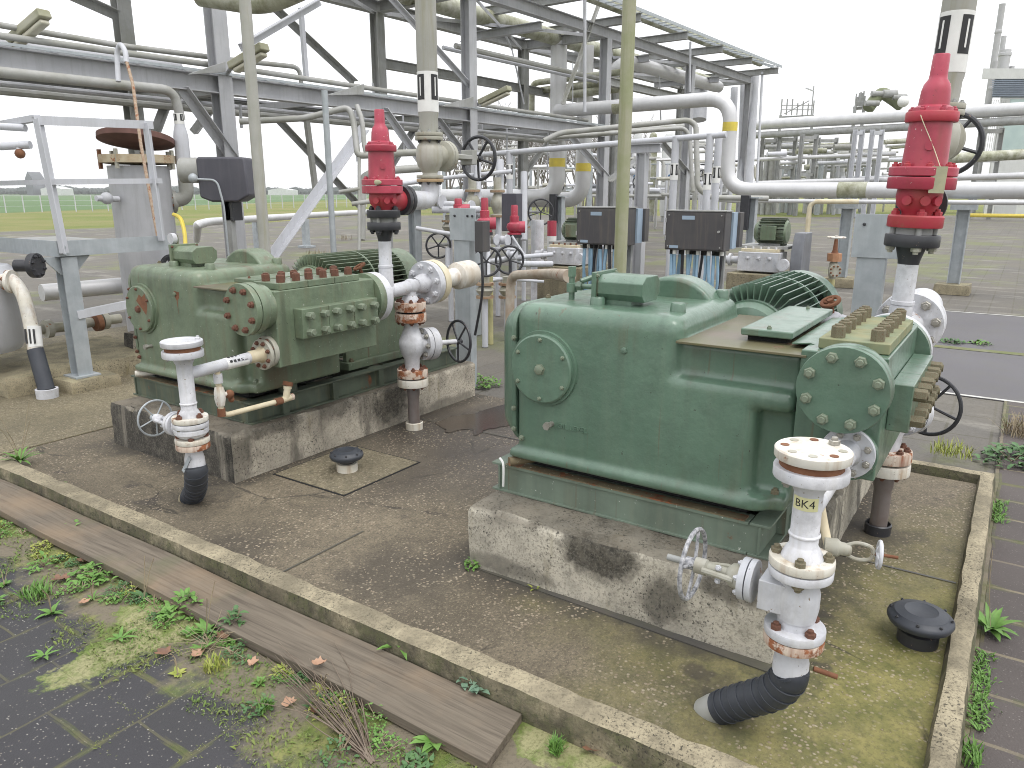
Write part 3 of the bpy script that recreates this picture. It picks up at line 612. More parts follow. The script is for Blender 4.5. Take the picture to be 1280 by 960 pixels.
    b = MB().cyl(P(2.764, 1.64, .695), P(2.725, 1.64, .695), .012).cyl(P(2.73, 1.64, .695), P(2.708, 1.64, .695), .018, None, 6).build('oil_level_plug', BOLTS, t)
    bolt(t, P(2.762, 1.80, .60), -XA, .014, BD)
    bolt(t, P(2.762, 1.30, 1.07), -XA, .014, G, style=2)
    if near:
        me = text_mesh('OIL LEVEL', .034, .0025); me.materials.append(G)
        o = bpy.data.objects.new('raised_lettering', me); C.objects.link(o); o.parent = t
        o.matrix_local = Matrix.Translation(P(2.7585, 1.535, .692) - org(t)) @ Matrix(((0, 0, -1, 0), (-1, 0, 0, 0), (0, 1, 0, 0), (0, 0, 0, 1))); O[o.name] = P(2.7585, 1.535, .692)
        MB().tube(catmull([P(2.77, 1.93, .47), P(2.752, 1.90, .455), P(2.748, 1.895, .40), P(2.752, 1.90, .34)], 4), [.006]*13, 6).build('rag_tie', LABW, t)
    # top: plugs, gear hump, breather box and its fittings
    for (x, y) in ((2.90, 1.50), (2.92, 1.14), (3.44, 1.13), (3.36, 1.52)):
        MB().lathe([(0, -.01), (.034, -.01), (.032, .03), (.027, .036), (0, .036)], P(x, y, 1.224), ZA, 10).build('top_plug', G, t)
    bolt(t, P(2.98, 1.80, 1.222), ZA, .013, BOLTTOP)
    hp = [P(3.30, 1.33 + .24 * math.cos(a), 1.10 + .22 * math.sin(a)) for a in [math.pi * k / 18 for k in range(19)]]
    MB().prism(hp, (.16, 0, 0)).build('gear_hump', G, t, bevel=.02, seg=3)
    P2 = lambda x, y, z: P(x, y + .055, z); P3 = lambda x, y, z: P(x, y + .12, z)
    m = MB().prism([P2(2.93, 1.455, 1.245), P2(2.905, 1.455, 1.275), P2(2.905, 1.455, 1.325), P2(2.945, 1.455, 1.352), P2(3.06, 1.455, 1.352), P2(3.09, 1.455, 1.325), P2(3.09, 1.455, 1.275), P2(3.06, 1.455, 1.245)], (0, -.215, 0))
    bx = m.build('terminal_box', G, t, bevel=.004)
    MB().box(P2(2.892, 1.455, 1.226), P2(3.10, 1.475, 1.365)).build('box_bracket', G, bx, bevel=.003)
    MB().box(P2(2.93, 1.30, 1.222), P2(3.05, 1.44, 1.246)).build('box_foot', G, bx)
    for (x, z) in ((2.905, 1.24), (2.905, 1.35), (3.085, 1.35)): bolt(bx, P2(x, 1.455, z), -YA, .009, BD)
    if near:
        m = MB().tube([P3(2.98, 1.40, 1.29), P3(2.98, 1.56, 1.29)], .012).tube([P3(2.98, 1.555, 1.20), P3(2.98, 1.555, 1.36)], .014).cyl(P3(2.98, 1.555, 1.26), P3(2.98, 1.555, 1.30), .024).cyl(P3(2.98, 1.50, 1.29), P3(2.98, 1.525, 1.29), .022, None, 6).cyl(P3(2.98, 1.555, 1.33), P3(2.98, 1.555, 1.375), .02, None, 6)
        m.tube([P3(2.98, 1.51, 1.31), P3(3.05, 1.46, 1.335)], .012)
        m.build('pipe_fitting', G, bx)
    else:
        m = MB().tube(bend([P2(2.98, 1.47, 1.29), P2(2.98, 1.51, 1.29), P2(2.98, 1.51, 1.42)], .02), .012).cyl(P2(2.98, 1.51, 1.30), P2(2.98, 1.51, 1.36), .022, None, 8)
        m.build('pipe_fitting', G, bx)
        MB().lathe([(.035, 0), (.035, .03), (0, .032)], P2(2.965, 1.51, 1.40), -XA, 20).build('pressure_gauge', WHITE, bx)
    # slide cover, lid box, bent strip
    MB().box(P(2.745, .585, 1.127), P(3.535, 1.075, 1.137)).build('slide_plate', RUSTPLATE, t, bevel=.002)
    MB().box(P(2.93, .70, 1.137), P(3.5, .85, 1.162)).build('lid_seat', VOID, t)
    ld = MB().box(P(2.89, .672, 1.160), P(3.60, .868, 1.188)).build('lid_box', G, t, bevel=.006, seg=3)
    bolt(ld, P(2.93, .77, 1.188), ZA, .009, BD); bolt(ld, P(3.55, .77, 1.188), ZA, .009, BD)
    MB().prism([P(2.86, .665, 1.150), P(2.86, .600, 1.158), P(2.86, .565, 1.146), P(2.86, .563, 1.150), P(2.86, .600, 1.163), P(2.86, .665, 1.155)], (.70, 0, 0)).build('cover_strip', G, t)
    # fluid end
    fe = MB().box(P(2.75, .32, .715), P(3.545, .605, 1.157)).build('fluid_end', G, t, bevel=.006, seg=3)
    for i in range(3):
        x0 = 2.80 + i * .208
        pl_ = MB().box(P(x0, .328, 1.158), P(x0 + .205, .56, 1.196)).build('valve_cover', LICHEN if near else G, t, bevel=.004)
        for xx in (x0 + .045, x0 + .158):
            for yy in (.375, .505): bolt(pl_, P(xx, yy, 1.196), ZA, .0245, BT, style=1)
        x0 = 2.875 + i * .207
        pl_ = MB().box(P(x0, .246, .872), P(x0 + .2045, .319, 1.045)).build('valve_cover', G, t, bevel=.004)
        for xx in (x0 + .045, x0 + .157):
            for zz in (.908, 1.005): bolt(pl_, P(xx, .246, zz), -YA, .0235, BSd if near else BOLTG2, style=1)
    MB().cyl(P(2.66, .432, 1.062), P(2.752, .432, 1.062), .128, None, 40).build('cover_neck', G, t)
    for a, b_ in ((2.60, .036), (2.642, .05)):
        f_ = flange(t, P(a, .432, 1.062), -XA, .148, b_, G, BD if a < 2.61 else None, 8, .0195, name='round_cover', ph=.35, style=0)
    if near:
        for s_ in range(0): pass
    lf = flange(t, P(2.722, .405, .806), -XA, .092, .03, G if near else BEIGE, BOLTS if near else BOLTR, 8, .0135, name='suction_flange')
    MB().cyl(P(3.545, .425, 1.02), P(3.60, .425, 1.02), .165, None, 40).build('discharge_flange', G, t)
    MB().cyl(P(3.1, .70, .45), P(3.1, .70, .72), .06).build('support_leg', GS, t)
    return t
pump(0, True); pump(3.14, False)
def motor(dy, near):
    P = lambda x, y, z: V((x, y + dy, z)); G = GREEN2 if near else GREEN1
    t = thing('electric_motor', 'finned green electric motor behind the nearer pump' if near else 'finned green electric motor behind the farther pump', 'motor', P(4.1, 1.06, .44), 'finned green motors')
    cy, cz = 1.05, 1.01
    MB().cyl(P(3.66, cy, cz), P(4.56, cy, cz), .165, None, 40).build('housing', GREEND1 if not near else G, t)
    m = MB()
    for i in range(44):
        a = 2 * math.pi * i / 44; e = V((0, math.cos(a), math.sin(a)))
        m.bar(P(3.66, cy, cz) + e * .210, P(4.42, cy, cz) + e * .210, .005, .10, e)
    m.build('cooling_fins', G, t)
    for x, w, ra, rb in ((3.635, .035, .15, .185), (4.40, .03, .215, .258)):
        MB().lathe([(ra, 0), (rb, 0), (rb, w), (ra, w)], P(x, cy, cz), XA, 48).build('end_ring', G, t)
    MB().lathe([(.245, 0), (.2605, 0), (.2605, .014), (.245, .014)], P(4.06, cy, cz), XA, 48).build('strap', G, t)
    MB().lathe([(.18, 0), (.25, .0), (.255, .02), (.25, .15), (.20, .18), (0, .185)], P(4.432, cy, cz), XA, 40).build('fan_cowl', G, t)
    MB().lathe([(.18, 0), (.155, .05), (.08, .08), (0, .08)], P(3.64, cy, cz), -XA, 40).build('end_bell', G, t)
    m = MB()
    for y in (.84, 1.26):
        ft = MB().box(P(3.72, y - .06, .445), P(4.42, y + .06, .50)).box(P(3.74, y - .02, .499), P(4.40, y + .02, .92)).build('motor_foot', G, t, bevel=.004)
        for x in (3.78, 4.36): bolt(ft, P(x, y + (-.03 if y < 1 else .03), .50), ZA, .018, BOLTTOP)
    lug = MB().box(P(3.63, .82, 1.12), P(3.68, .88, 1.17)).build('lifting_lug', G, t, bevel=.004)
    bolt(lug, P(3.63, .85, 1.145), -XA, .018, G)
motor(0, True); motor(3.14, False)
# ------------------------------------------------------------------ suction risers in front of the pumps
def suction(x, y, near):
    t = thing('suction_valve', 'white suction riser with gate valve and BK4 label, wrapped foot, before the nearer pump' if near else
              'white suction riser with gate valve at the left plinth corner, yellowed drain line beside it', 'valve assembly', (x, y, 0))
    P = lambda dx, dy, z: V((x + dx, y + dy, z))
    zb, zu, zl = (.95, .67, .445) if near else (.905, .548, .43)
    # blind flange pair on top
    bf = MB().lathe([(0, .048), (.100, .048), (.104, .044), (.104, .022), (.101, .018), (0, .018)], P(0, 0, zb + .005), ZA, 44).build('blind_flange', WHITER if near else WHITE, t)
    if near:
        for i, q in enumerate(circle_pts(P(0, 0, zb + .054), ZA, .076, 8, .2)):
            if i == 5: bolt(bf, q, ZA, .016, BOLTS)
            else: MB().lathe([(.0125, 0), (.0125, .0012), (0, .0012)], q - ZA * .0005, ZA, 14).build('bolt_hole', RUST if i % 3 == 0 else BEIGE, bf)
    else:
        bolt(bf, P(.06, -.05, zb + .053), ZA, .014, WHITE)
    MB().cyl(P(0, 0, zb - .002), P(0, 0, zb + .024), .088).build('gasket', RUST, t)
    nf = flange(t, P(0, 0, zb), ZA, .103, .034, WHITE, None, name='neck_flange')
    for a in ((.055, .06), (-.06, .05)): bolt(nf, P(a[0], a[1], zb - .034), -ZA, .015, BOLTS)
    zt = .80 if near else .775
    MB().lathe([(.062, zb - .034), (.046, zb - .066), (.0405, zb - .078), (.040, zb - .09), (.040, zu + .04), (.043, zu + .035), (.060, zu + .005), (.060, zu)], (x, y, 0), ZA, 30).build('riser_pipe', WHITE, t)
    MB().lathe([(.0405, 0), (.0445, .004), (.0445, .008), (.0405, .012)], P(0, 0, zu + .065), ZA, 30).build('weld_ring', WHITE, t)
    L = 2.72 - x
    m = MB().tube([P(.02, 0, zt), P(L - .10, -.002, zt + .018)], .032, 18)
    m.build('branch_pipe', WHITE, t)
    MB().lathe([(.033, 0), (.036, .01), (.036, .06), (.055, .10), (.055, .112)], P(L - .115, -.002, zt + .0185), V((1, 0, .02)), 26).build('flange_neck', CREAM if not near else WHITE, t)
    fl = flange(t, P(L - .006, -.002, zt + .02), XA, .09, .022, WHITE if near else BEIGE, None, name='branch_flange')
    for q in circle_pts(P(L - .028, -.002, zt + .02), -XA, .07, 8, .39): bolt(fl, q, -XA, .013, BOLTS if near else BOLTR)
    if near:   # BK4 label wrapped round the riser
        u = (CAM - V((x, y, H))).normalized(); a0 = math.atan2(u.y, u.x); R = .0412
        m = MB(); k = 20
        for i in range(k + 1):
            a = a0 - 1.15 + 1.9 * i / k
            m.v += [V((x + R * math.cos(a), y + R * math.sin(a), .826)), V((x + R * math.cos(a), y + R * math.sin(a), .866))]
        for i in range(k): m.f.append((2*i, 2*i+2, 2*i+3, 2*i+1))
        lab = m.build('label_band', LABY, t)
        me = text_mesh('BK4', .034, 0); me.materials.append(LABK)
        for v in me.vertices:
            a = a0 - .2 + v.co.x * 1.0 / R; v.co = V(((R + .0008) * math.cos(a), (R + .0008) * math.sin(a), v.co.y + .846))
        o = bpy.data.objects.new('label_lettering', me); C.objects.link(o); o.parent = lab; O[o.name] = org(t)
    else:
        m = MB().tube([P(.24, 0, zt + .0095), P(.38, 0, zt + .0135)], .0335, 20); lab = m.build('label_band', LABW, t)
        m = MB()
        for i in range(5):
            for a in (1.0, 1.5): e = V((0, -math.cos(a), math.sin(a) - .6)).normalized() * .0338; c = P(.262 + i * .024, 0, zt + .0115); m.bar(c + e - XA * .008, c + e + XA * .008, .014, .001, e)
        m.build('label_marks', LABK, lab)
    # upper flange pair, gate body, lower flange pair
    f1 = flange(t, P(0, 0, zu), ZA, .092, .026, WHITER, None, name='upper_flange'); f2 = flange(t, P(0, 0, zu - .031), ZA, .091, .026, WHITE, None, name='body_flange')
    MB().cyl(P(0, 0, zu - .032), P(0, 0, zu - .025), .08).build('gasket', VOID, t)
    for q in circle_pts(P(0, 0, zu), ZA, .071, 4, .15): bolt(f1, q, ZA, .017, BOLTR if not near else BOLTTOP); bolt(f2, q - ZA * .057, -ZA, .017, BOLTTOP)
    zm = (zu - .057 + zl) / 2
    if near:
        m = MB().lathe([(.052, zl), (.052, zl + .03), (.055, zm - .06), (.062, zm - .02), (.062, zm + .03), (.055, zm + .055), (.055, zu - .057)], (x, y, 0), ZA, 30)
        m.box(P(-.05, -.005, zm - .04), P(.05, .105, zm + .055))
    else:
        m = MB().lathe([(.048, zl), (.045, zl + .012), (.07, zm - .02), (.088, zm), (.088, zm + .02), (.07, zm + .04), (.05, zu - .057)], (x, y, 0), ZA, 30)
        m.tube([P(0, 0, zm + .01), P(0, .11, zm + .015)], .05, 18)
    body = m.build('valve_body', WHITE, t, bevel=.008 if near else 0)
    g1 = flange(t, P(0, 0, zl), ZA, .088, .026, WHITE if near else WHITER, None, name='lower_flange'); g2 = flange(t, P(0, 0, zl - .029), ZA, .087, .03, WHITERR, None, name='pipe_flange')
    for q in circle_pts(P(0, 0, zl), ZA, .068, 4, .9): bolt(g1, q, ZA, .016, BOLTR)
    # bonnet, yoke and handwheel towards the left
    b0 = .125 if near else .12; zc = zm + .02
    h1 = flange(t, P(0, b0 + .018, zc), YA, .066, .018, WHITE, None, name='bonnet_flange'); h2 = flange(t, P(0, b0 + .042, zc), YA, .066, .020, WHITE, WHITE, 6, .010, name='bonnet_flange')
    w0 = .325 if near else .335
    m = MB().lathe([(.045, b0 + .042), (.036, b0 + .075), (.018, b0 + .09), (.018, w0 - .05), (.026, w0 - .045), (.026, w0 - .01), (0, w0 - .01)], P(0, 0, zc), YA, 20)
    for s_ in (-1, 1): m.tube([P(s_ * .034, b0 + .06, zc), P(s_ * .036, b0 + .10, zc + .004), P(s_ * .024, w0 - .04, zc)], .010, 8)
    m.build('yoke', BEIGE if near else WHITE, t)
    for dz in (-.022, .022): bolt(t, P(-.02, b0 + .11, zc + dz), V((-1, 0, .2)), .010, WHITE)
    wheel(t, P(0, w0, zc), YA, .112 if near else .10, .0075 if near else .0055, M('mottled_wheel', (.13, .135, .15), (.5, .5, .52), 60, .6, bump=.6) if near else GALV, 4 if near else 5)
    MB().cyl(P(0, w0, zc), P(0, w0 + (.085 if near else .02), zc), .011).build('stem', STEELD, t)
    # reducer and wrapped foot
    MB().lathe([(.040, zl - .059), (.040, zl - .07), (.052, zl - .12), (.053, zl - .19)], (x, y, 0), ZA, 28).build('reducer', WHITE, t)
    end = V((2.19, .66, -.01)) if near else V((2.29, 3.76, -.005))
    top = P(0, 0, zl - .178)
    pts = catmull([top + ZA * .02, top, top.lerp(end, .22) + V((0, -.012, -.018)), top.lerp(end, .6) + V((0, -.004, -.006)), end + (top - end).normalized() * .05], 6) if near else \
          catmull([top + ZA * .015, top - ZA * .03, top.lerp(end, .5) + V((0, -.02, -.02)), end], 6)
    rs = [(.0535 if near else .058) + .0022 * (i % 3 == 0) for i in range(len(pts))]
    we = MB().tube(pts, rs, 24).build('wrapped_elbow', TAPE, t)
    fine = catmull(pts, 4); m = MB(); L = 0; hel = []
    for i, p in enumerate(fine):
        d = (fine[min(i + 1, len(fine) - 1)] - fine[max(i - 1, 0)]).normalized(); L += (p - fine[i - 1]).length if i else 0
        u, v, _ = frame(d)
        for k in range(4 if i < len(fine) - 1 else 1):
            a = (L + k * ((fine[min(i + 1, len(fine) - 1)] - p).length / 4)) / .034 * 6.283; c = p.lerp(fine[min(i + 1, len(fine) - 1)], k / 4)
            hel.append(c + (u * math.cos(a) + v * math.sin(a)) * ((.0535 if near else .058) + .0016))
    m.tube(hel, .0022, 5).build('tape_edge', TAPE, we)
    if near:
        e = (pts[-1] - pts[-3]).normalized()
        MB().tube([pts[-1] - e * .03, pts[-1] + e * .03, pts[-1] + e * .075], [.053, .054, .050], 24).build('pipe_stub', PIPEG, t)
        MB().cyl(P(.03, -.06, .30), P(.05, -.125, .285), .008).build('rod', RUST, t)
        MB().tube(bend([P(.16, -.005, zt - .02), P(.16, -.02, .72), P(.13, -.045, .665)], .03), .0135, 12).build('drain_pipe', CREAM, t)
        v0 = P(.10, -.04, .672); d = V((.25, -1, -.02)).normalized()
        m = MB().lathe([(.0, 0), (.026, 0), (.028, .035), (.020, .045), (.018, .07), (.012, .075), (0, .075)], v0, d, 16)
        for s_ in (-1, 1): m.tube(catmull([v0 + d * .06 + ZA * .014 * s_, v0 + d * .09 + ZA * .026 * s_, v0 + d * .125 + ZA * .02 * s_, v0 + d * .135], 4), .006, 8)
        m.build('drain_valve', BEIGE, t)
        wheel(t, v0 + d * .15, d, .038, .006, WHITE, 4, hub=.010)
        MB().cyl(v0 + d * .13, v0 + d * .20, .005).build('drain_stem', RUST, t)
    else:
        MB().lathe([(.062, 0), (.066, .02), (.06, .035)], end - ZA * .01, (top - end).normalized(), 24).build('foot_collar', FOOT, t)
        MB().bar(P(-.062, .02, .25), P(-.045, -.03, .335), .022, .004, XA).build('metal_tag', GALV, t)
        m = MB().tube(bend([P(.19, 0, zt - .01), P(.19, 0, .50), P(.62, 0, .495)], .05), .0155, 12)
        ln = m.build('drain_line', CREAM, t)
        MB().cyl(P(.19, 0, .69), P(.19, 0, .74), .024).build('union', WHITE, ln)
        MB().cyl(P(.19, 0, .50), P(.19, 0, .545), .022).cyl(P(.55, 0, .495), P(.60, 0, .495), .022).build('rusty_union', RUST, ln)
        MB().lathe([(.022, .56), (.03, .60), (.03, .635), (.022, .67)], P(.19, 0, 0), ZA, 16).tube([P(.19, 0, .62), P(.235, -.01, .62)], .013).build('drain_valve', WHITER, ln)
        MB().ball(P(.245, -.01, .615), .026, 10, 6).ball(P(.26, 0, .58), .018, 8, 5).build('rusty_bonnet', RUST, ln)
        MB().tube([P(.60, 0, .495), P(.665, 0, .50)], .02).tube([P(.63, 0, .495), P(.65, .0, .56)], .02).cyl(P(.65, 0, .555), P(.652, 0, .575), .024).build('drain_tee', CREAM, ln)
        MB().cyl(P(.651, 0, .575), P(.66, 0, .598), .03, None, 8).build('rusty_cap', RUST, ln)
        MB().cyl(P(.665, 0, .50), P(.685, 0, .50), .022, None, 8).build('end_plug', WHITERR, ln)
suction(2.13, .41, True); suction(2.21, 3.545, False)
def label_band(parent, c, r, h, marks=2, ax=ZA):
    """white marking band with black patches on a vertical pipe"""
    c = V(c)
    o = MB().lathe([(r + .001, 0), (r + .002, .001), (r + .002, h), (r + .001, h + .001)], c, ax, 28).build('marking_band', LABW, parent)
    u = (CAM - c); a0 = math.atan2(u.y, u.x)
    for i in range(marks):
        a = a0 + (i - (marks - 1) / 2) * (1.5 if marks < 3 else 1.0); half = .42 if marks < 3 else .3
        pt = None
        for (hw, z0, z1, rr) in ((half, .30, .93, .003), (half * .16, .40, .86, .004)):
            k = 5; mb = MB()
            for j in range(k + 1):
                q = a - hw + 2 * hw * j / k
                mb.v += [c + V(((r + rr) * math.cos(q), (r + rr) * math.sin(q), h * z0)), c + V(((r + rr) * math.cos(q), (r + rr) * math.sin(q), h * z1))]
            for j in range(k): mb.f.append((2*j, 2*j+2, 2*j+3, 2*j+1))
            if rr > .0035: mb.build('patch_mark', LABW, o)
            else: mb.build('black_patch', LABK, o)
    return o
# ------------------------------------------------------------------ relief valve + discharge line of a pump
def relief(dy, near, sc=1.0):
    x, y = 3.765, .42 + dy
    t = thing('relief_valve', 'tall red relief valve on black flange, right of the picture above the nearer pump' if near else
              'tall red relief valve with an oval plate, above the farther pump', 'relief valve', (x, y, 1.09), 'red pump relief valves')
    P = lambda dx, d_, z: V((x + dx, y + d_, 1.09 + (z - 1.09) * sc))
    L = lambda prof, name, mat, par=t, n=36: MB().lathe([(r, 1.09 + (z - 1.09) * sc) for r, z in prof], (x, y, 0), ZA, n).build(name, mat, par)
    L([(.050, 1.07), (.048, 1.2), (.046, 1.20), (.0445, 1.205), (.043, 1.385)], 'riser', WHITE)
    L([(.047, 1.205), (.051, 1.208), (.051, 1.222), (.047, 1.225)], 'weld_ring', WHITE)
    L([(.043, 1.38), (.046, 1.40), (.062, 1.455), (.062, 1.46)], 'black_cone', BLACK)
    a = L([(0, 1.455), (.108, 1.455), (.111, 1.46), (.111, 1.502), (.108, 1.506), (0, 1.506)], 'lower_flange', BLACK)
    L([(.075, 1.50), (.075, 1.54)], 'gasket_ring', STEELD)
    b = L([(0, 1.535), (.108, 1.535), (.111, 1.54), (.111, 1.58), (.106, 1.586), (0, 1.586)], 'inlet_flange', REDDK if near else BLACK)
    for q in circle_pts(P(0, 0, 1.455), ZA, .084, 4, .35): bolt(a, q, -ZA, .021, BEIGE if near else BLACK); MB().cyl(q + ZA * .05, q + ZA * .085, .012).build('stud', STEELD, a)
    for q in circle_pts(P(0, 0, 1.586), ZA, .084, 4, .35): bolt(b, q, ZA, .019, BLACK if not near else REDDK)
    bd = L([(.058, 1.58), (.062, 1.60), (.085, 1.625), (.092, 1.66), (.088, 1.70)], 'valve_body', REDDK)
    u = (CAM - V((x, y, H))).normalized(); u.z = 0; u.normalize(); v = V((-u.y, u.x, 0))
    m = MB()
    for s_ in (-.45, .25, .8): q = P(0, 0, 1.645) + (u * math.cos(s_) + v * math.sin(s_)) * .085; m.cyl(q, q + (u * math.cos(s_) + v * math.sin(s_)) * .02, .02)
    m.build('body_boss', REDDK, bd)
    c1 = L([(0, 1.69), (.13, 1.69), (.134, 1.695), (.134, 1.735), (.13, 1.739), (0, 1.739)], 'body_flange', RED)
    c2 = L([(0, 1.742), (.13, 1.742), (.134, 1.746), (.134, 1.775), (.13, 1.779), (0, 1.779)], 'bonnet_flange', RED)
    for q in circle_pts(P(0, 0, 1.779), ZA, .112, 8, .3): bolt(c2, q, ZA, .0145, RED if not near else REDDK)
    L([(.092, 1.775), (.088, 1.80), (.082, 1.96)], 'spring_bonnet', RED)
    q = P(0, 0, 1.86) + (u * .99 + v * .1) * .083; MB().cyl(q, q + u * .012, .018).build('bonnet_plug', RED, t)
    d_ = L([(0, 1.955), (.099, 1.955), (.102, 1.96), (.102, 1.99), (.098, 1.995), (0, 1.995)], 'cap_flange', REDDK if near else RED)
    for q in circle_pts(P(0, 0, 1.995), ZA, .078, 6, .1): bolt(d_, q, ZA, .015, RED)
    L([(.082, 1.99), (.078, 2.01), (.060, 2.02), (.056, 2.075), (.05, 2.10), (.036, 2.12), (.034, 2.135), (.032, 2.21), (.029, 2.214), (0, 2.214)], 'cap', RED)
    if near:
        q = P(0, 0, 1.73) + (u * .9 + v * .43).normalized() * .137
        MB().bar(q - ZA * .055, q + ZA * .052, .058, .003, u).build('tag_plate', M('brass_tag', (.42, .40, .26), (.33, .32, .22), 20, .5, rust=.2), t)
        MB().tube(catmull([q + ZA * .05, P(0, 0, 1.86) + u * .093 + v * .02, P(0, 0, 1.96) + u * .098 - v * .035, P(0, 0, 2.0) + u * .07 - v * .05], 5), .0018, 5).build('tag_wire', CREAM, t)
    else:
        q = P(0, 0, 1.76) + (u * .9 - v * .25).normalized() * .135
        MB().ball(q, .05, 18, 8, (.12, .9, .33)).build('name_plate', M('brass_tag', (.42, .40, .26), (.33, .32, .22), 20, .5, rust=.2), t)
    # outlet to the right
    o1 = flange(t, V((x + .20, y, 1.645)), XA, .10, .034, BLACK, BLACK, 6, .014, name='outlet_flange')
    MB().cyl(V((x + .05, y, 1.645)), V((x + .17, y, 1.645)), .062, .07).build('outlet_neck', REDDK, t)
    if near: t.rotation_euler = (rad(1.6), 0, 0)
    # vent line: elbow, globe valve, pipe
    s = thing('vent_valve', 'beige globe valve with black wheel on vertical vent pipe, right picture edge' if near else
              'beige globe valve with black handwheel on vertical vent pipe beside the farther red relief valve', 'valve', (x + .49, y, 1.645), 'vent valves behind the relief valves')
    vx = x + .49
    flange(s, V((x + .205, y, 1.645)), -XA, .10, .03, BLACK, None, name='inlet_flange')
    MB().tube(bend([(x + .23, y, 1.645), (vx, y, 1.645), (vx, y, 1.80)], .15, 8), .064, 20).build('elbow', WHITE, s)
    f1 = flange(s, V((vx, y, 1.815)), ZA, .095, .022, BEIGE, None, name='lower_flange'); f0 = flange(s, V((vx, y, 1.79)), ZA, .095, .022, M('rusty_beige', (.45, .35, .22), (.35, .24, .13), 9, .7, rust=.5), None, name='pipe_flange')
    for q in circle_pts(V((vx, y, 1.768)), ZA, .076, 6): bolt(f0, q, -ZA, .013, BLACK)
    MB().lathe([(.055, 1.812), (.052, 1.83), (.085, 1.88), (.094, 1.92), (.094, 1.98), (.085, 2.01), (.06, 2.045), (.06, 2.06)], (vx, y, 0), ZA, 32).build('valve_body', BEIGE, s)
    f2 = flange(s, V((vx, y, 2.075)), ZA, .098, .024, BEIGE, None, name='upper_flange'); f3 = flange(s, V((vx, y, 2.102)), ZA, .098, .024, BEIGE, None, name='pipe_flange')
    for q in circle_pts(V((vx, y, 2.102)), ZA, .078, 6, .2): bolt(f3, q, ZA, .013, STEELD); bolt(f2, q - ZA * .051, -ZA, .013, BLACK)
    c = V((vx, y, 1.95))
    MB().lathe([(.075, .05), (.075, .12), (.105, .14), (.105, .165)], c, XA, 30).build('bonnet', BEIGE, s)
    h = flange(s, c + XA * .20, XA, .107, .032, BEIGE, BEIGE, 8, .014, name='bonnet_flange')
    m = MB().lathe([(.06, .20), (.04, .25), (.03, .27), (.022, .28), (.022, .55), (0, .55)], c, XA, 20)
    for s_ in (-1, 1): m.bar(c + V((.21, s_ * .05, 0)), c + V((.46, s_ * .045, 0)), .018, .03)
    m.box(c + V((.43, -.055, -.05)), c + V((.49, .055, .055)))
    m.build('yoke', PIPEG, s, bevel=.004)
    wheel(s, c + XA * .58, XA, .158, .0135, BLACK, 5, hub=.03)
    p = MB().lathe([(.062, 2.10), (.066, 2.14), (.066, 2.20), (.071, 2.22), (.071, 4.9)], (vx, y, 0), ZA, 28).build('vent_pipe', POLEG, s)
    label_band(s, (vx, y, 2.235), .071, .26)
    if near: s.rotation_euler = (rad(1.6), 0, 0)
    # discharge manifold
    g = thing('discharge_manifold', 'white discharge manifold and pulsation bottle at the far end of the nearer pump' if near else
              'white discharge line with rust-streaked flange pairs and black wheel, beside the farther pump', 'pipework', (x, y, 1.03))
    Q = lambda dx, d, z: V((x + dx, y + d, z))
    MB().cyl(V((3.602, y + .005, 1.02)), V((3.66, y + .005, 1.02)), .164, None, 40).build('end_flange', WHITE, g)
    MB().tube([V((3.66, y, 1.03)), V((4.16, y, 1.06))], .047, 18).build('header_pipe', WHITE, g)
    MB().ball(Q(0, 0, 1.045), .06, 18, 10).build('tee', WHITE, g); MB().ball(Q(.24, 0, 1.05), .058, 18, 10).build('tee', WHITE, g)
    dx = .235
    MB().lathe([(.046, .985), (.046, 1.04)], Q(dx, 0, 0), ZA, 20).lathe([(.046, .99), (.066, .955), (.066, .945)], Q(dx, 0, 0), ZA, 24).build('branch_neck', WHITE, g)
    for z, mat in ((.945, WHITERR), (.868, WHITERR)):
        f = flange(g, Q(dx, 0, z), ZA, .112, .062, mat, None, name='upper_flange')
        if z > .9:
            for q in circle_pts(Q(dx, 0, z), ZA, .086, 8): bolt(f, q, ZA, .0165, BOLTR)
        else:
            for q in circle_pts(Q(dx, 0, z - .062), ZA, .086, 8): bolt(f, q, -ZA, .0165, BOLTR)
    MB().cyl(Q(dx, 0, .86), Q(dx, 0, .89), .085).build('gasket', VOID, g)
    MB().lathe([(.055, .806), (.052, .76), (.070, .71), (.090, .665), (.092, .63), (.08, .575), (.058, .535), (.052, .47), (.052, .45)], Q(dx, 0, 0), ZA, 32).build('check_valve', WHITE, g)
    bdir = V((1, -.32, -.06)).normalized(); c = Q(dx, 0, .632)
    MB().lathe([(.075, .03), (.075, .09)], c, bdir, 28).build('valve_neck', WHITE, g)
    hb = flange(g, c + bdir * .125, bdir, .118, .036, WHITE, None, name='bonnet_ring')
    for q in circle_pts(c + bdir * .089, -bdir, .093, 8): bolt(hb, q, -bdir, .0185, BOLTS if not near else WHITE)
    MB().lathe([(.118, .128), (.118, .185), (.10, .20), (.04, .205), (.018, .22), (.018, .40), (0, .40)], c, bdir, 36).build('bonnet', WHITE, g)
    wheel(g, c + bdir * .41, bdir, .155, .0105, BLACK, 5, hub=.024)
    for z, mat in ((.455, WHITERR), (.388, WHITER)):
        f = flange(g, Q(dx, 0, z), ZA, .112, .056, mat, None, name='lower_flange')
        if z > .4:
            for q in circle_pts(Q(dx, 0, z), ZA, .086, 8): bolt(f, q, ZA, .0165, BOLTR)
        else:
            for q in circle_pts(Q(dx, 0, z - .056), ZA, .086, 8): bolt(f, q, -ZA, .015, BOLTR)
    MB().cyl(Q(dx, 0, .38), Q(dx, 0, .41), .085).build('gasket', VOID, g)
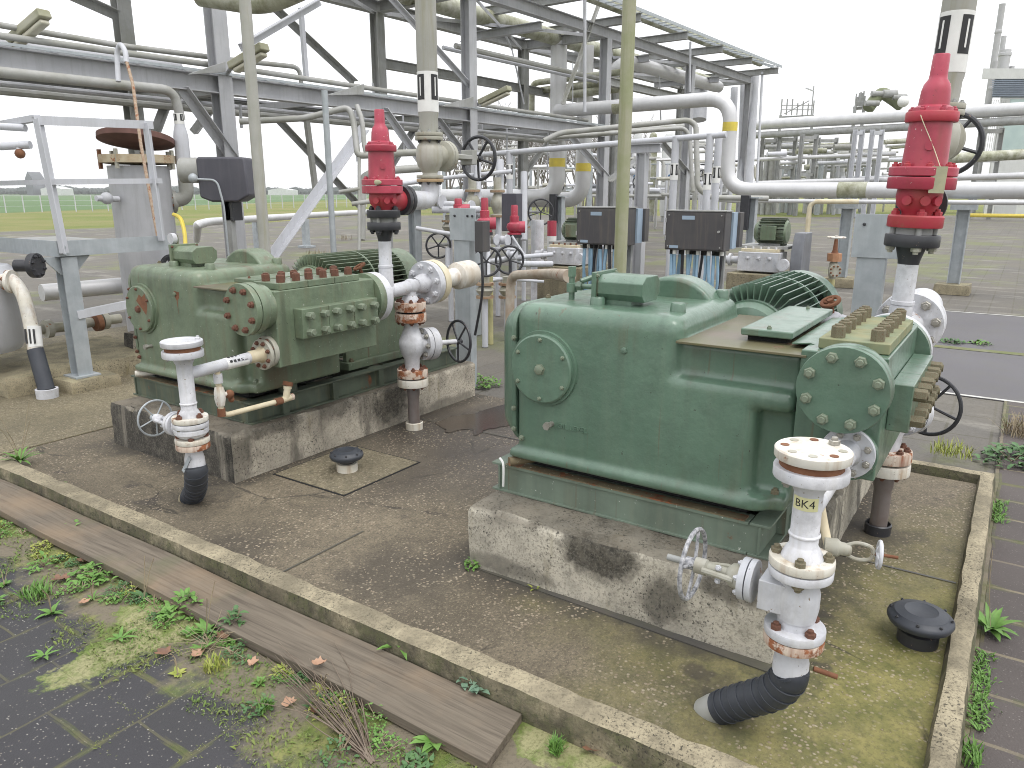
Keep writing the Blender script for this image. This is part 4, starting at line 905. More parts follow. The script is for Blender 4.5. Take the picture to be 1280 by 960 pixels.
    MB().lathe([(.042, .0), (.042, .24), (.047, .26), (.047, .335)], Q(dx, 0, 0), ZA, 24).build('drop_pipe', M('brown_grey_pipe', (.21, .19, .185), (.15, .12, .11), 6, .5, rust=.25, drip=.5), g)
    MB().lathe([(.062, -.01), (.064, .05), (.058, .055), (.05, .03)], Q(dx, 0, 0), ZA, 24).build('floor_sleeve', WHITER if not near else BLACK, g)
    # pulsation bottle
    p0, e = V((4.16, y, 1.06)), V((1, 0, .045)).normalized()
    MB().lathe([(.05, -.10), (.07, -.03), (.07, .0)], p0, e, 28).build('bottle_neck', WHITE, g)
    k1 = flange(g, p0 + e * .055, e, .158, .055, WHITE, None, name='bottle_flange')
    for q in circle_pts(p0, -e, .122, 8, .2): bolt(k1, q, -e, .024, BOLTS if near else WHITE)
    flange(g, p0 + e * .125, e, .158, .062, CREAM if not near else WHITE, None, name='bottle_flange')
    MB().lathe([(.085, .12), (.082, .16), (.066, .175), (.066, .36)], p0, e, 32).build('bottle_pipe', WHITER if not near else WHITE, g)
    MB().lathe([(.066, .355), (.10, .375), (.104, .39), (.104, .54), (.095, .565), (.0, .575)], p0, e, 36).build('bottle', WHITE if near else M('scuffed_white', (.7, .68, .64), (.55, .5, .42), 6, .5, rust=.25, drip=.5, dcol=(.35, .25, .14)), g)
    # small side branch with a rusty needle valve
    sb = MB().tube([Q(-.01, .0, 1.05), Q(.06, .20, 1.09), Q(.08, .26, 1.10)], .032, 14).build('side_branch', WHITE, g)
    MB().ball(Q(.085, .29, 1.10), .042, 12, 8).tube([Q(.085, .29, 1.10), Q(.10, .37, 1.10)], .024).build('needle_body', WHITE, sb)
    wheel(sb, Q(.06, .31, 1.19), V((-.5, .3, 1)), .04, .010, RUST, 4, hub=.014)
    MB().cyl(Q(.08, .295, 1.10), Q(.06, .31, 1.20), .012).build('needle_stem', RUST, sb)
relief(0, True, 1.035); relief(3.14, False)
# ------------------------------------------------------------------ steel pipe rack behind the pumps
YF, YB = 8.4, 10.7
COLX = (6.5, 11.5, 16.3, 20.87, 25.3)
XF = Matrix.Translation((16.4, 8.4, 0)) @ Matrix.Rotation(rad(-3), 4, 'Z') @ Matrix.Translation((-16.4, -8.4, 0))
rack = thing('pipe_rack', 'long two-level grey steel pipe rack on braced columns behind both pumps', 'pipe rack', (16, 9.5, GZ))
for x in COLX:
    for y in (YF, YB):
        c = MB().ibeam((x, y, GZ + .02), (x, y, 5.03), .20, .20, .014, YA).build('column', STEEL if y == YF else STEELD, rack)
        MB().box((x - .17, y - .17, GZ - .05), (x + .17, y + .17, GZ + .02)).build('base_plate', GALV, c)
for y, mat in ((YF, STEELL), (YB, STEELD)):
    m = MB().ibeam((-2, y, 3.04), (16.4, y, 3.04), .17, .22, .014); m.build('beam', STEEL if y == YF else STEELD, rack)
    MB().ibeam((-2, y, 5.14), (25.45, y, 5.14), .17, .22, .014).build('beam', STEEL if y == YF else STEELD, rack)
    MB().ibeam((11.5 if y == YB else 16.4, y, 4.15), (20.8, y, 4.15), .15, .18, .012).build('beam', STEELD, rack)
for x in COLX:
    for z in ((3.04, 5.14) if x < 17 else (5.14,)):
        MB().ibeam((x, YF + .1, z - .01), (x, YB - .1, z - .01), .15, .20, .012).build('cross_beam', STEELD, rack)
for x in (9.0, 13.9, 18.6, 23.1): MB().ibeam((x, YF + .1, 4.93), (x, YB - .1, 4.93), .14, .16, .012).build('cross_beam', STEEL, rack)
for x in (8.6, 11.2, 13.8, 16.2, 18.6, 20.8, 23.0, 25.3): MB().ibeam((x, 7.5, 5.345), (x, YB, 5.345), .14, .17, .012).build('outrigger', STEELD, rack)
def br(a, b, y, mat, w=.09, off=0):
    MB().angle(PY(a[0], a[1], y + off), PY(b[0], b[1], y + off), w, .012, YA).build('brace', mat, rack)
fr, bk = YF - .02, YB
br((452, 160), (330, 330), fr, STEELL, .12); br((347, 151), (452, 262), bk, STEELD); br((226, 112), (290, 200), fr, STEEL, .11); br((210, 118), (190, 170), bk, STEELD, .11)
br((300, 60), (400, 2), fr, STEELL, .10); br((343, 12), (442, 104), bk, STEELD, .10); br((485, -4), (590, 112), fr, STEELL, .07, .02)
br((478, 137), (540, 225), fr, STEELL, .09); br((526, 146), (487, 207), bk, STEELD, .10); br((546, 150), (588, 205), fr, STEEL, .08)
br((693, 166), (653, 217), bk, STEELD, .10); br((707, 166), (757, 222), fr, STEELL, .10); br((800, 195), (760, 225), fr, STEELD, .10)
br((824, 178), (862, 222), fr, STEEL, .12); br((845, 195), (838, 222), bk, STEELD, .1); br((760, -30), (702, 130), fr, PIPEG, .06)
br((275, 118), (240, 165), bk, STEELD, .1); br((10, -40), (145, 20), bk, STEELD, .12)
MB().bar(PY(376, 10, YF + .6), PY(383, 100, YF + .6), .06).build('hanger', STEELL, rack)
MB().bar(PY(383, 148, YF + .6), PY(396, 250, YF + .6), .07).build('hanger', PIPEG, rack)
for a, b, y_, w_ in (((731, -30), (731, 140), YF - .5, .07), ((863, 52), (862, 115), YF - .6, .06), ((716, 78), (716, 132), YF + .4, .02), ((466, 104), (470, 150), YB, .05), ((300, 130), (302, 160), YF + .3, .04), ((640, 62), (655, 130), YF + .8, .03), ((612, 0), (640, 62), YB - .3, .05), ((824, 90), (826, 150), YF + .5, .04), ((560, 150), (562, 200), YF + .6, .05)):
    MB().tube([PY(*a, y_), PY(*b, y_)], w_ / 2, 8).build('hanger', STEELL, rack)
for z, y in ((3.28, YF + .9), (3.28, YF + 1.3), (3.30, YF + 1.7), (5.36, YF + 1.9)):
    MB().tube([(-2, y, z), (16, y, z)], .045, 10).build('conduit', PIPEG, rack)
for z, y, r_ in ((5.30, YF + .5, .05), (5.30, YF + .75, .035), (5.31, YF + 1.6, .06), (2.86, YF + .55, .03), (2.84, YF + 1.1, .045), (2.87, YF + 1.5, .025), (4.27, YF + .4, .05), (4.27, YF + .7, .04)):
    MB().tube([(11.6 if 4 < z < 5 else -1, y, z), (20.6 if z > 4 else 16, y, z)], r_, 8).build('conduit', PIPEG if r_ > .04 else STEELL, rack)
for x0_, x1_ in zip(COLX, COLX[1:]):
    for ya_, yb_ in ((YF, YB), (YB, YF)): MB().angle((x0_ + .1, ya_, 5.06 + .02 * (ya_ > 9)), (x1_ - .1, yb_, 5.06 + .02 * (ya_ > 9)), .06, .008).build('wind_brace', STEELL, rack)
    for k in (1, 2): MB().bar((x0_ + (x1_ - x0_) * k / 3, YF + .09, 3.0), (x0_ + (x1_ - x0_) * k / 3, YB - .09, 3.0), .07, .10).build('joist', STEEL, rack) if x1_ < 17 else None
for x_ in (7.4, 9.3, 10.4, 12.6, 13.4, 14.9): MB().tube([(x_, YF + .6, 3.0), (x_, YF + .6, 2.3 - .3 * math.sin(x_ * 3))], .018, 6).build('hanger', STEELL, rack)
MB().box((-2, YB - .12, 3.16), (16, YB + .1, 3.19)).build('walkway_edge', STEELL, rack)
def tray(label, y0, y1, z, x0, x1, h=.06, step=.3):
    m = MB()
    for y in (y0, y1): m.box((x0, y - .006, z), (x1, y + .006, z + h))
    x = x0 + .05
    while x < x1: m.box((x, y0 + .007, z + .01), (x + .03, y1 - .007, z + .025)); x += step
    return tag(m.build('cable_tray', GALV, None, ((x0 + x1) / 2, y0, z)), label, 'cable tray')
tray('perforated galvanised cable tray lying on the lower rack beam', 8.28, 8.52, 3.155, -1, 16.2, .03)
tray('outer cable tray along the upper edge of the rack, at the outrigger ends', 7.46, 7.72, 5.435, 8.4, 25.5, .07)
def run(name, label, cat, pts, r, mat, n=12, bd=0, group=None, bands=()):
    pts = [V(p) for p in pts]; c = sum(pts, V((0, 0, 0))) / len(pts)
    if not bands:
        return tag(MB().tube(bend(pts, bd) if bd else pts, r, n).build(name, mat, None, c), label, cat, group)
    t = thing(name, label, cat, c, group)
    MB().tube(bend(pts, bd) if bd else pts, r, n).build('pipe', mat, t)
    for p, d, L, mm in bands: MB().cyl(V(p) - V(d) * L / 2, V(p) + V(d) * L / 2, r + .004, None, n).build('band', mm, t)
    return t
Yp = lambda pts, y: [PY(a, b, y) for a, b in pts]
Xp = lambda pts, x: [PX(a, b, x) for a, b in pts]
Dp = lambda pts: [PD(a, b, d) for a, b, d in pts]
# pipes lying on the rack
run('rack_pipe', 'thin grey pipe above the cable tray, bending down at its right end', 'pipe', Yp([(-20, 28), (150, 57), (300, 76), (375, 84), (377, 112)], 8.75), .033, PIPEG, 10, .15)
run('rack_pipe', 'second thin grey pipe running just under it along the lower beam to the right', 'pipe', [PY(-20, 42, 8.6), PY(300, 86, 8.6), PY(640, 137, 8.6), V((15.9, 8.6, PY(640, 137, 8.6).z))], .036, PIPEG, 10)
run('rack_pipe', 'thick pale pipe lying behind the cable tray at upper left', 'pipe', [PY(-20, 56, 8.95), PY(225, 86, 8.95)], .075, STEELL, 14)
run('rack_pipe', 'grey pipe hung under the lower beam, bending down to the wider riser beside the vessel', 'pipe', Yp([(-20, 88), (130, 104), (218, 113), (226, 150)], 8.15), .055, PIPEG, 14, .3)
t = thing('riser', 'pale grey riser with reducer, elbow and black-marked band between hatch vessel and dark hood', 'pipe', PY(235, 250, 8.1))
a, b = PY(223, 142, 8.1), PY(240, 243, 8.1)
MB().lathe([(.057, 0), (.057, -.13), (.075, -.2), (.085, -.26), (.085, -.78)], a, ZA, 22).build('reducer', STEELL, t)
MB().tube(bend([a - ZA * .75, a - ZA * 1.0, PY(200, 252, 8.3)], .22), .085, 18).build('elbow', PIPEG, t)
flange(t, PY(213, 252, 8.25), V((-1, .2, 0)), .14, .05, PIPEG, RUST, 8, .02)
label_band(t, a - ZA * .12, .056, .12, 2)
def big(label, pts, r, mat, bd=.6, **k): return run('insulated_pipe', label, 'insulated pipe', pts, r, mat, 20, bd, **k)
big('fat greenish clad pipe lying lengthwise on the upper rack level', [(4, 9.75, 5.20), (25.4, 9.75, 5.20)], .17, INSULG)
big('second fat clad pipe lying at the front of the upper rack level', [(10, 8.05, 5.60), (25.2, 8.05, 5.60)], .11, INSULG)
big('greenish-pink clad pipe crossing the top left corner beside a column', [PD(250, -6, 8.6), PD(330, 6, 8.4), PD(400, -25, 8.0)], .12, INSULG, .3)
big('clad pipe whose elbow drops left out of the upper rack level', [(24.2, 8.95, 4.86), (18.1, 8.95, 4.86), (18.1, 9.6, 4.25), (18.1, 10.4, 4.25)], .17, INSUL, .5)
for i, (ya, yb, r) in enumerate(((104, 93, .075), (113, 104, .085), (121, 113, .10))):
    a, b = PX(665 + i * 12, ya, 17.2), PX(752, yb, 17.2)
    run('clad_pipe', ['topmost', 'middle', 'lowest and thickest'][i] + ' of three greenish clad pipes stacked on the middle rack level', 'insulated pipe',
        ([a - ZA * 1.2] if i == 0 else []) + [a, b, b + (b - a) * .35], r, INSULG, 14, .2)
XF = Matrix.Identity(4)
# cross-over pipe with the yellow band
EL = PX(915, 122, 15.5)
big('bright clad pipe crossing out of the rack, with a yellow band on its vertical leg', [(15.5, 9.2, EL.z - .03), (15.5, EL.y, EL.z), (15.5, EL.y, 1.74), (15.5, -9, 1.70)], .142, INSUL, .5,
    bands=[((15.5, EL.y, 2.96), ZA, .17, YEL), ((15.5, EL.y - 2.4, 1.737), YA, .5, INSULG), ((15.5, 7.6, EL.z - .03), YA, .3, INSULG)])
run('small_pipe', 'thin white pipe running under the bright clad pipe, with a yellowed downcomer', 'pipe', [(15.1, -9, 1.53), (15.1, 4.9, 1.53), (15.1, 5.2, 1.55)], .04, INSUL, 10)
run('downcomer', 'yellowed thin pipe dropping from the white pipe beside the small green motor', 'pipe', [V((15.1, PX(1075, 243, 15.1).y, 1.53)), V((15.1, PX(1013, 249, 15.1).y, 1.53)), V((15.1, PX(1013, 249, 15.1).y, GZ))], .045, CREAM, 10, .15)
for i, (x, w_) in enumerate(((1205, .2), (1060, .1))):
    q = PX(x, 262, 15.5)
    t = thing('pipe_support', ['twin-leg grey support post with cap plate right of the red relief valve', 'pale flat support post under the white clad pipe'][i], 'support', (15.5, q.y, GZ))
    MB().box((15.3, q.y - .2, 1.40), (15.7, q.y + .2, 1.535)).build('cap_plate', GALV, t)
    MB().ibeam((15.5, q.y, .12), (15.5, q.y, 1.40), .18, .2, .014, YA).build('post', GALV, t)
    rough_box('footing', (15.2, q.y - .28, GZ), (15.8, q.y + .28, .12), FOOT, (6, 6, 3), .01, t)
for i, (x, lab) in enumerate(((697, 'left of two white clad risers with yellow bands behind the rack brace'), (730, 'right of two white clad risers with yellow bands behind the rack brace'))):
    d = 18.2 + i * .8; p = PD(x, 175, d); q = V((p.x, p.y, 1.58 - i * .08))
    big(lab, [p + ZA * 2.2, q, q + V((-.5, 3.5, 0))], .195, INSUL, .5, bands=[(V((p.x, p.y, PD(x, 203 + i * 6, d).z)), ZA, .2, YEL)], group='clad risers with yellow bands')
# header with standpipes in front of the rack
A, B = PX(596, 194, 11), PX(908, 168, 11)
run('header_pipe', 'long thin grey header pipe crossing behind the greenish pole, carried on a T-shaped post', 'pipe', [A, B], .045, STEELL, 12)
for i, (x, lab, dz) in enumerate(((637, 'slim labelled standpipe hanging from the left end of the header pipe', 0), (845, 'labelled grey standpipe left of the second cabinet, under the header pipe', 0), (888, 'pale labelled standpipe above the second cabinet', 0), (899, 'short pale labelled standpipe at the header pipe end', 0))):
    p = PX(x, 192 - (x - 596) * .085, 11 + (i == 3) * .5)
    t = thing('standpipe', lab, 'pipe', (p.x, p.y, GZ), 'standpipes under the header pipe')
    MB().tube([p, V((p.x, p.y, GZ if i > 0 else 1.1))], .055, 14).build('pipe', STEELL, t); label_band(t, (p.x, p.y, p.z - (.46, .62, .78, .72)[i]), .056, .24, 2)
p = PD(803, 200, 9.6); t = thing('support_post', 'T-shaped grey steel post just right of the greenish pole', 'support', (p.x, p.y, GZ))
MB().ibeam((p.x, p.y, GZ), (p.x, p.y, 2.18), .12, .13, .01, YA).build('post', STEEL, t)
MB().ibeam((p.x, p.y + .24, 2.24), (p.x, p.y - .24, 2.24), .11, .11, .01).build('cross_head', STEEL, t)
XF = Matrix.Translation((16.4, 8.4, 0)) @ Matrix.Rotation(rad(-3), 4, 'Z') @ Matrix.Translation((-16.4, -8.4, 0))
# lamps
def lamp(label, a, b, d0, d1, arm):
    p, q = PD(a[0], a[1], d0), PD(b[0], b[1], d1); d = (q - p).normalized()
    t = thing('lamp_fixture', label, 'lamp', p, 'strip lamps on the rack')
    MB().bar(p, q, .15, .09).build('housing', LAMPG, t, bevel=.015, seg=3)
    u = d.cross(ZA).normalized(); n = u.cross(d).normalized()
    MB().bar(p + d * .04 - n * .075, q - d * .04 - n * .075, .11, .05, n).build('diffuser', LAMPD, t, bevel=.02, seg=3)
    MB().tube([p, PD(arm[0], arm[1], d0 + .5)], .025, 8).build('arm', STEELD, t)
lamp('tilted strip lamp at the top left corner of the rack', (12, 54), (56, 16), 8.3, 8.0, (-5, 60))
lamp('tilted strip lamp beside the nearest rack column and the pale slim pole', (290, 83), (331, 58), 9.2, 8.9, (284, 92))
lamp('tilted strip lamp on the rack column above the black handwheel', (600, 128), (637, 110), 13.6, 13.2, (590, 135))
for i, (a, b, y) in enumerate((((455, 112), (412, 118), 8.1), ((592, 128), (555, 132), 8.1), ((282, 84), (238, 92), 8.1))):
    tag(MB().prism([PY(a[0], a[1] - 7, y), PY(a[0], a[1] + 6, y), PY(b[0], b[1] + 1, y), PY(b[0], b[1], y)], (0, .05, 0)).build('bracket', STEELD, None, PY(*a, y)),
        ['wedge bracket at the end of the thin pipes, above the red relief valve', 'wedge bracket left of the rack column behind the vent pipe', 'wedge bracket left of the nearest rack column'][i], 'bracket')
XF = Matrix.Identity(4)
# poles
def pole(label, px, py, d, r, mat, top=6.0, lean=0):
    p = PD(px, py, d); t = thing('pole', label, 'pole', (p.x, p.y, GZ))
    MB().tube([(p.x, p.y, GZ + .01), (p.x + lean * .5, p.y - lean, top)], r, 16).build('shaft', mat, t); MB().cyl((p.x, p.y, GZ), (p.x, p.y, GZ + .03), r * 2).build('foot', GALV, t)
pole('greenish weathered pole rising past the top of the picture behind the nearer pump', 775, 335, 6.6, .056, POLE)
pole('pale slim pole in front of the nearest rack column', 331, 310, 7.4, .054, POLEG)
pole('thin galvanised pole behind the farther pump, left of the red relief valve', 419, 345, 9.3, .036, GALV, 2.85)
# hose loop from the rack
run('hose', 'rusty braided hose hanging from a white bent pipe down to the platform rail', 'hose', Dp([(158, 76, 7.6), (166, 105, 7.5), (176, 180, 7.4), (186, 235, 7.35), (198, 300, 7.3)]), .016, M('braided_hose', (.42, .33, .25), (.3, .2, .13), 40, .7, rust=.5, rscale=20), 8)
run('bent_pipe', 'white bent vent pipe on the rack beam holding the braided hose', 'pipe', Dp([(148, 102, 7.7), (146, 66, 7.7), (150, 54, 7.65), (157, 64, 7.6), (158, 78, 7.6)]), .026, STEELL, 10, .1)
# left platform with railings
t = thing('platform', 'grey steel platform with railings on a single braced leg at left', 'platform', (3.4, 7.15, .12))
c = PZ(103, 468, .12); x0, y0 = c.x, c.y
zt = 1.28
MB().ibeam((x0, y0, .12), (x0, y0, zt - .12), .13, .13, .012, YA).build('leg', GALV, t)
MB().box((x0 - .11, y0 - .11, .11), (x0 + .11, y0 + .11, .125)).build('base_plate', GALV, t)
MB().prism([(x0 - .2, y0 - .02, zt - .115), (x0 + .2, y0 - .02, zt - .115), (x0 + .06, y0 - .02, zt - .27), (x0 - .06, y0 - .02, zt - .27)], (0, .02, 0)).build('gusset', GALV, t)
MB().box((x0 - .08, y0 - .08, zt - .11), (x0 + 1.0, y0 - .065, zt + .02)).build('toe_board', GALV, t)
MB().box((x0 - .095, y0 - .08, zt - .112), (x0 - .081, y0 + 2.2, zt + .02)).build('toe_board', GALV, t)
MB().box((x0 - .08, y0 - .064, zt - .10), (x0 + 1.0, y0 + 2.2, zt - .06)).build('deck', STEELD, t)
P = lambda a, b, z: V((x0 + a, y0 + b, z))
q0, q1 = P(-.05, -.10, zt - .08), P(-.085, -.06, 2.27)
MB().angle(q0, q1, .075, .010, YA).build('rail_post', STEELL, t)
q2, q3 = P(.84, -.10, zt - .02), P(.83, -.08, 2.30); MB().angle(q2, q3, .07, .01, YA).build('rail_post', STEELL, t)
MB().angle(P(.0, 2.1, zt), P(-.02, 2.1, 2.2), .06, .01).build('rail_post', STEELL, t)
MB().angle(q1 + ZA * .02 - XA * .04, q3 + XA * .05 + ZA * .02, .06, .01).build('top_rail', STEELL, t)
MB().bar(P(-.10, -.10, 1.78), P(.9, -.10, 1.80), .045, .045).build('mid_rail', STEELL, t)
MB().bar(q1 + ZA * .01, P(-.06, 2.15, 2.22), .05, .05).build('top_rail', STEELL, t)
MB().bar(P(-.07, -.09, 1.78), P(-.05, 2.15, 1.77), .04, .04).build('mid_rail', STEELL, t)
MB().bar(P(-.0, -.05, .66), P(.75, -.05, .72), .05, .07).build('stay', STEELL, t)
bolt(t, P(-.05, -.107, zt - .03), -YA, .015, GALV); bolt(t, P(-.05, -.107, zt - .09), -YA, .015, GALV)
tag(rough_box('footing', (c.x - .20, c.y - .19, GZ), (c.x + .24, c.y + .2, .11), FOOT, (10, 10, 4), .01), 'mossy concrete footing under the platform leg', 'footing')
# hatch vessel inside the platform
p = PD(178, 250, 9.1); vx, vy = p.x, p.y
t = thing('hatch_vessel', 'grey vertical vessel with tilted rusty lid behind the platform railing', 'vessel', (vx, vy, GZ))
MB().lathe([(0, GZ), (.34, GZ), (.34, 2.0), (.0, 2.0)], (vx, vy, 0), ZA, 40).build('shell', STEEL, t)
ztop = PD(178, 195, 9.1).z
MB().lathe([(.34, ztop - .1), (.42, ztop - .09), (.42, ztop), (0, ztop)], (vx, vy, 0), ZA, 36).build('rim_flange', M('rusty_rim', (.48, .42, .3), (.36, .27, .17), 9, .7, rust=.4), t)
lid = MB().lathe([(0, .05), (.40, .05), (.42, .04), (.42, -.02), (.25, -.06), (0, -.08)], (vx - .02, vy - .05, ztop + .17), V((.16, .10, 1)), 36).build('lid', M('rusty_lid', (.16, .08, .065), (.11, .055, .045), 8, .8, rust=.3), t)
for a in range(7):
    e = V((math.cos(a * .9), math.sin(a * .9), 0)) * .40; MB().bar(V((vx, vy, ztop - .16)) + e, V((vx, vy, ztop + .06)) + e, .035).build('swing_bolt', RUST if a % 2 else BEIGE, t)
MB().tube([V((vx + .3, vy - .2, .85)), V((vx - .1, vy - .62, .86))], .07, 14).build('side_nozzle', STEELL, t)
flange(t, V((vx - .1, vy - .62, .86)), V((-.7, -.7, 0)), .13, .05, BLACK, BLACK, 8, .02)
MB().tube([V((vx - .35, vy - .1, 1.62)), V((vx - .62, vy - .12, 1.63))], .035, 10).ball((vx - .5, vy - .12, 1.63), .07, 10, 6).build('side_valve', STEELL, t)
# hooded actuator on its stand
p = PD(283, 222, 8.6); t = thing('hooded_instrument', 'dark plastic hood over an instrument on a slim post beside the nearest rack column', 'instrument', (p.x, p.y, GZ))
hx, hy = p.x, p.y
pr = [V((hx, hy, 0)) + rt * a + ZA * (p.z + b) for a, b in ((-.27, .2), (-.24, .22), (.26, .22), (.28, .19), (.30, -.20), (.17, -.27), (-.13, -.27), (-.26, -.22))]
MB().prism([q - fh * .17 for q in pr], fh * .34).build('hood', DARKHOOD, t, bevel=.025, seg=3)
MB().cyl(V((hx, hy, p.z + .08)) - rt * .27, V((hx, hy, p.z + .08)) - rt * .5, .14).build('cap_pipe', PIPEG, t)
MB().bar((hx, hy, GZ), (hx, hy, p.z - .26), .10, .06).build('post', STEELD, t); MB().box((hx - .03, hy - .1, p.z - .48), (hx + .1, hy + .08, p.z - .27)).build('bracket', BLACK, t)
MB().tube(bend([V((hx, hy, p.z - .02)) - fh * .2 - rt * .28, V((hx, hy, p.z - .03)) - fh * .24 - rt * .02, V((hx, hy, p.z - .3)) - fh * .24 + rt * .03, V((hx, hy, .3)) - fh * .2 + rt * .02], .08), .012, 8).build('tubing', GALV, t)
MB().ball(V((hx, hy, p.z - .01)) - fh * .2 - rt * .3, .055, 10, 6).build('fitting', GALV, t)
run('flexible_conduit', 'yellow flexible pipe looping down beside the hatch vessel', 'conduit', Dp([(217, 268, 8.4), (226, 272, 8.3), (231, 290, 8.2), (233, 330, 8.1)]), .022, YEL, 8, .1)
# equipment at the left picture edge
p = PZ(60, 497, 0); t = thing('wrapped_riser', 'white riser with black-marked band and dark wrapped foot at the left picture edge', 'pipe', (p.x, p.y, 0))
w = lambda px, py: V(PD(px, py, (PZ(60, 497, 0) - CAM).dot(fw)))
MB().tube([V((p.x, p.y, .06)), w(44, 437)], .065, 18).build('wrapping', TAPE, t)
MB().tube(catmull([w(44, 438), w(36, 395), w(28, 368), w(14, 350), w(0, 352)], 6), .055, 18).build('pipe', WHITER, t)
MB().tube([w(44.3, 434), w(41.5, 408)], .058, 20).build('marking_band', LABW, t)
for k in (-.035, 0.0, .035): MB().bar(w(44, 430) + rt * k - fw * .057, w(42, 412) + rt * k - fw * .057, .016, .004, fw).build('black_patch', LABK, t)
MB().lathe([(.085, 0), (.088, .08), (.07, .082)], (p.x, p.y, 0), ZA, 24).build('foot_collar', WHITE, t)
flange(t, w(12, 352), -rt, .10, .03, WHITER, RUST, 6, .02)
p = PD(8, 400, 6.2); t = thing('tank', 'pale grey tank body on a concrete base at the left picture edge', 'tank', (p.x, p.y, 0))
q = p - rt * .62 + fh * .35
MB().lathe([(0, .30), (.40, .34), (.46, .42), (.46, 1.02), (.40, 1.08), (0, 1.1)], (q.x, q.y, 0), ZA, 40).build('shell', STEELL, t)
MB().lathe([(.09, 1.1), (.09, 1.55), (.17, 1.72), (.19, 1.8), (.19, 2.3), (.14, 2.42), (.10, 2.46), (.10, 2.6)], (q.x + .05, q.y, 0), ZA, 26).build('column', PIPEG, t)
for z, r_ in ((1.12, .24), (1.17, .24), (1.27, .22)): MB().cyl((q.x + .05, q.y, z), (q.x + .05, q.y, z + .03), r_).build('flange', STEELL, t)
MB().tube(Dp([(0, 183, 6.2), (38, 181, 6.2)]), .032).tube(Dp([(23, 181, 6.2), (25, 196, 6.2)]), .022).build('side_pipe', STEELL, t)
MB().ball(PD(25, 192, 6.2), .04, 10, 6).build('rusty_valve', RUST, t)
MB().tube(Dp([(0, 158, 6.2), (32, 160, 6.2)]), .03).build('side_pipe', STEELL, t)
MB().cyl(PD(20, 332, 6.1), PD(45, 332, 6.1), .05).build('nozzle', BLACK, t); flange(t, PD(48, 332, 6.05), rt, .10, .05, BLACK, BLACK, 8, .014)
p2 = PZ(20, 490, 0)
tag(rough_box('concrete_slab', (2.7, 6.95, GZ), (4.3, 8.3, .17), FOOT, (20, 20, 4), .02, chips=.06), 'broken mossy concrete base under the left edge tank', 'concrete base')
run('clad_pipe', 'low pale clad pipe lying behind the platform leg', 'pipe', [PZ(52, 366, .55), PZ(150, 357, .55), PZ(170, 356, .55)], .10, INSUL, 16)
fp = [PZ(45, 412, .25), PZ(85, 408, .25), PZ(100, 405, .25), PZ(150, 398, .25)]
t = thing('flanged_pipe', 'low beige flanged pipe behind the platform leg, near the farther pump', 'pipe', fp[1])
MB().tube(fp, .055, 14).build('pipe', BEIGE, t)
for q, mm in ((PZ(60, 411, .25), BEIGE), (PZ(88, 408, .25), YEL), (PZ(122, 403, .25), RUST), (PZ(130, 401, .25), BEIGE)):
    MB().cyl(q - XA * .03, q + XA * .03, .10).build('flange_ring', mm, t)
tag(rough_box('low_wall', PZ(150, 445, .0) - V((.15, .4, 0)), V((5.4, 7.3, .32)), PLINTH1, (10, 4, 3), .01), 'low dark concrete wall behind the farther pump end', 'low wall')
q = PZ(140, 462, 0); run('valve_scrap', 'small black and white loose valve lying on the mossy slab behind the farther pump', 'valve', [q + V((0, .12, .07)), q + V((.05, -.12, .06))], .05, BLACK, 10)
run('white_line', 'low white pipe with an elbow lying before the grass at left', 'pipe', [PZ(246, 300, 0.3), PZ(247, 281, .95), PZ(262, 277, .95), PZ(423, 267, .95), PZ(520, 262, .95)], .10, INSUL, 12, .3)
for x, y_ in ((381, 272), (320, 275)):
    q = PZ(x, y_, .9); MBx = MB().bar((q.x, q.y, GZ), (q.x, q.y, .86), .18).box((q.x - .2, q.y - .2, GZ), (q.x + .2, q.y + .2, .02))
    tag(MBx.build('pipe_stand', GALV, None, (q.x, q.y, GZ)), 'short stand under the white line, ' + ('right one beside the thin galvanised pole' if x > 350 else 'left one behind the white brace'), 'support')
# ------------------------------------------------------------------ middle ground
def gal_post(p, label, h):
    t = thing('cable_post', label, 'post', (p[0], p[1], GZ)); x, y = p
    MB().box((x - .02, y - .085, GZ), (x - .005, y + .085, h)).box((x - .0045, y - .085, GZ), (x + .07, y - .070, h)).box((x - .0045, y + .070, GZ), (x + .07, y + .085, h)).build('channel', GALV, t)
    pl = MB().box((x - .032, y - .16, h - .27), (x - .021, y + .12, h + .005)).build('plate', GALV, t, bevel=.002)
    for dy in (-.13, -.08, .06): bolt(pl, (x - .032, y + dy, h - .06), -XA, .011, BLACK)
    MB().box((x - .05, y - .25, h - .36), (x + .06, y - .165, h - .10)).build('junction_box', DARKBOX if y > 2 else BLUEG, t, bevel=.006)
    MB().tube(catmull([(x, y - .2, h - .36), (x - .02, y - .22, h - .7), (x, y - .12, h - 1.1)], 5), .012, 8).build('cable', BLACK, t)
gal_post((5.3, 4.08), 'galvanised channel post with bolted plate behind the black discharge handwheel', 1.56)
gal_post((5.35, .80), 'galvanised channel post with bolted plate left of the nearer red relief valve', 1.56)
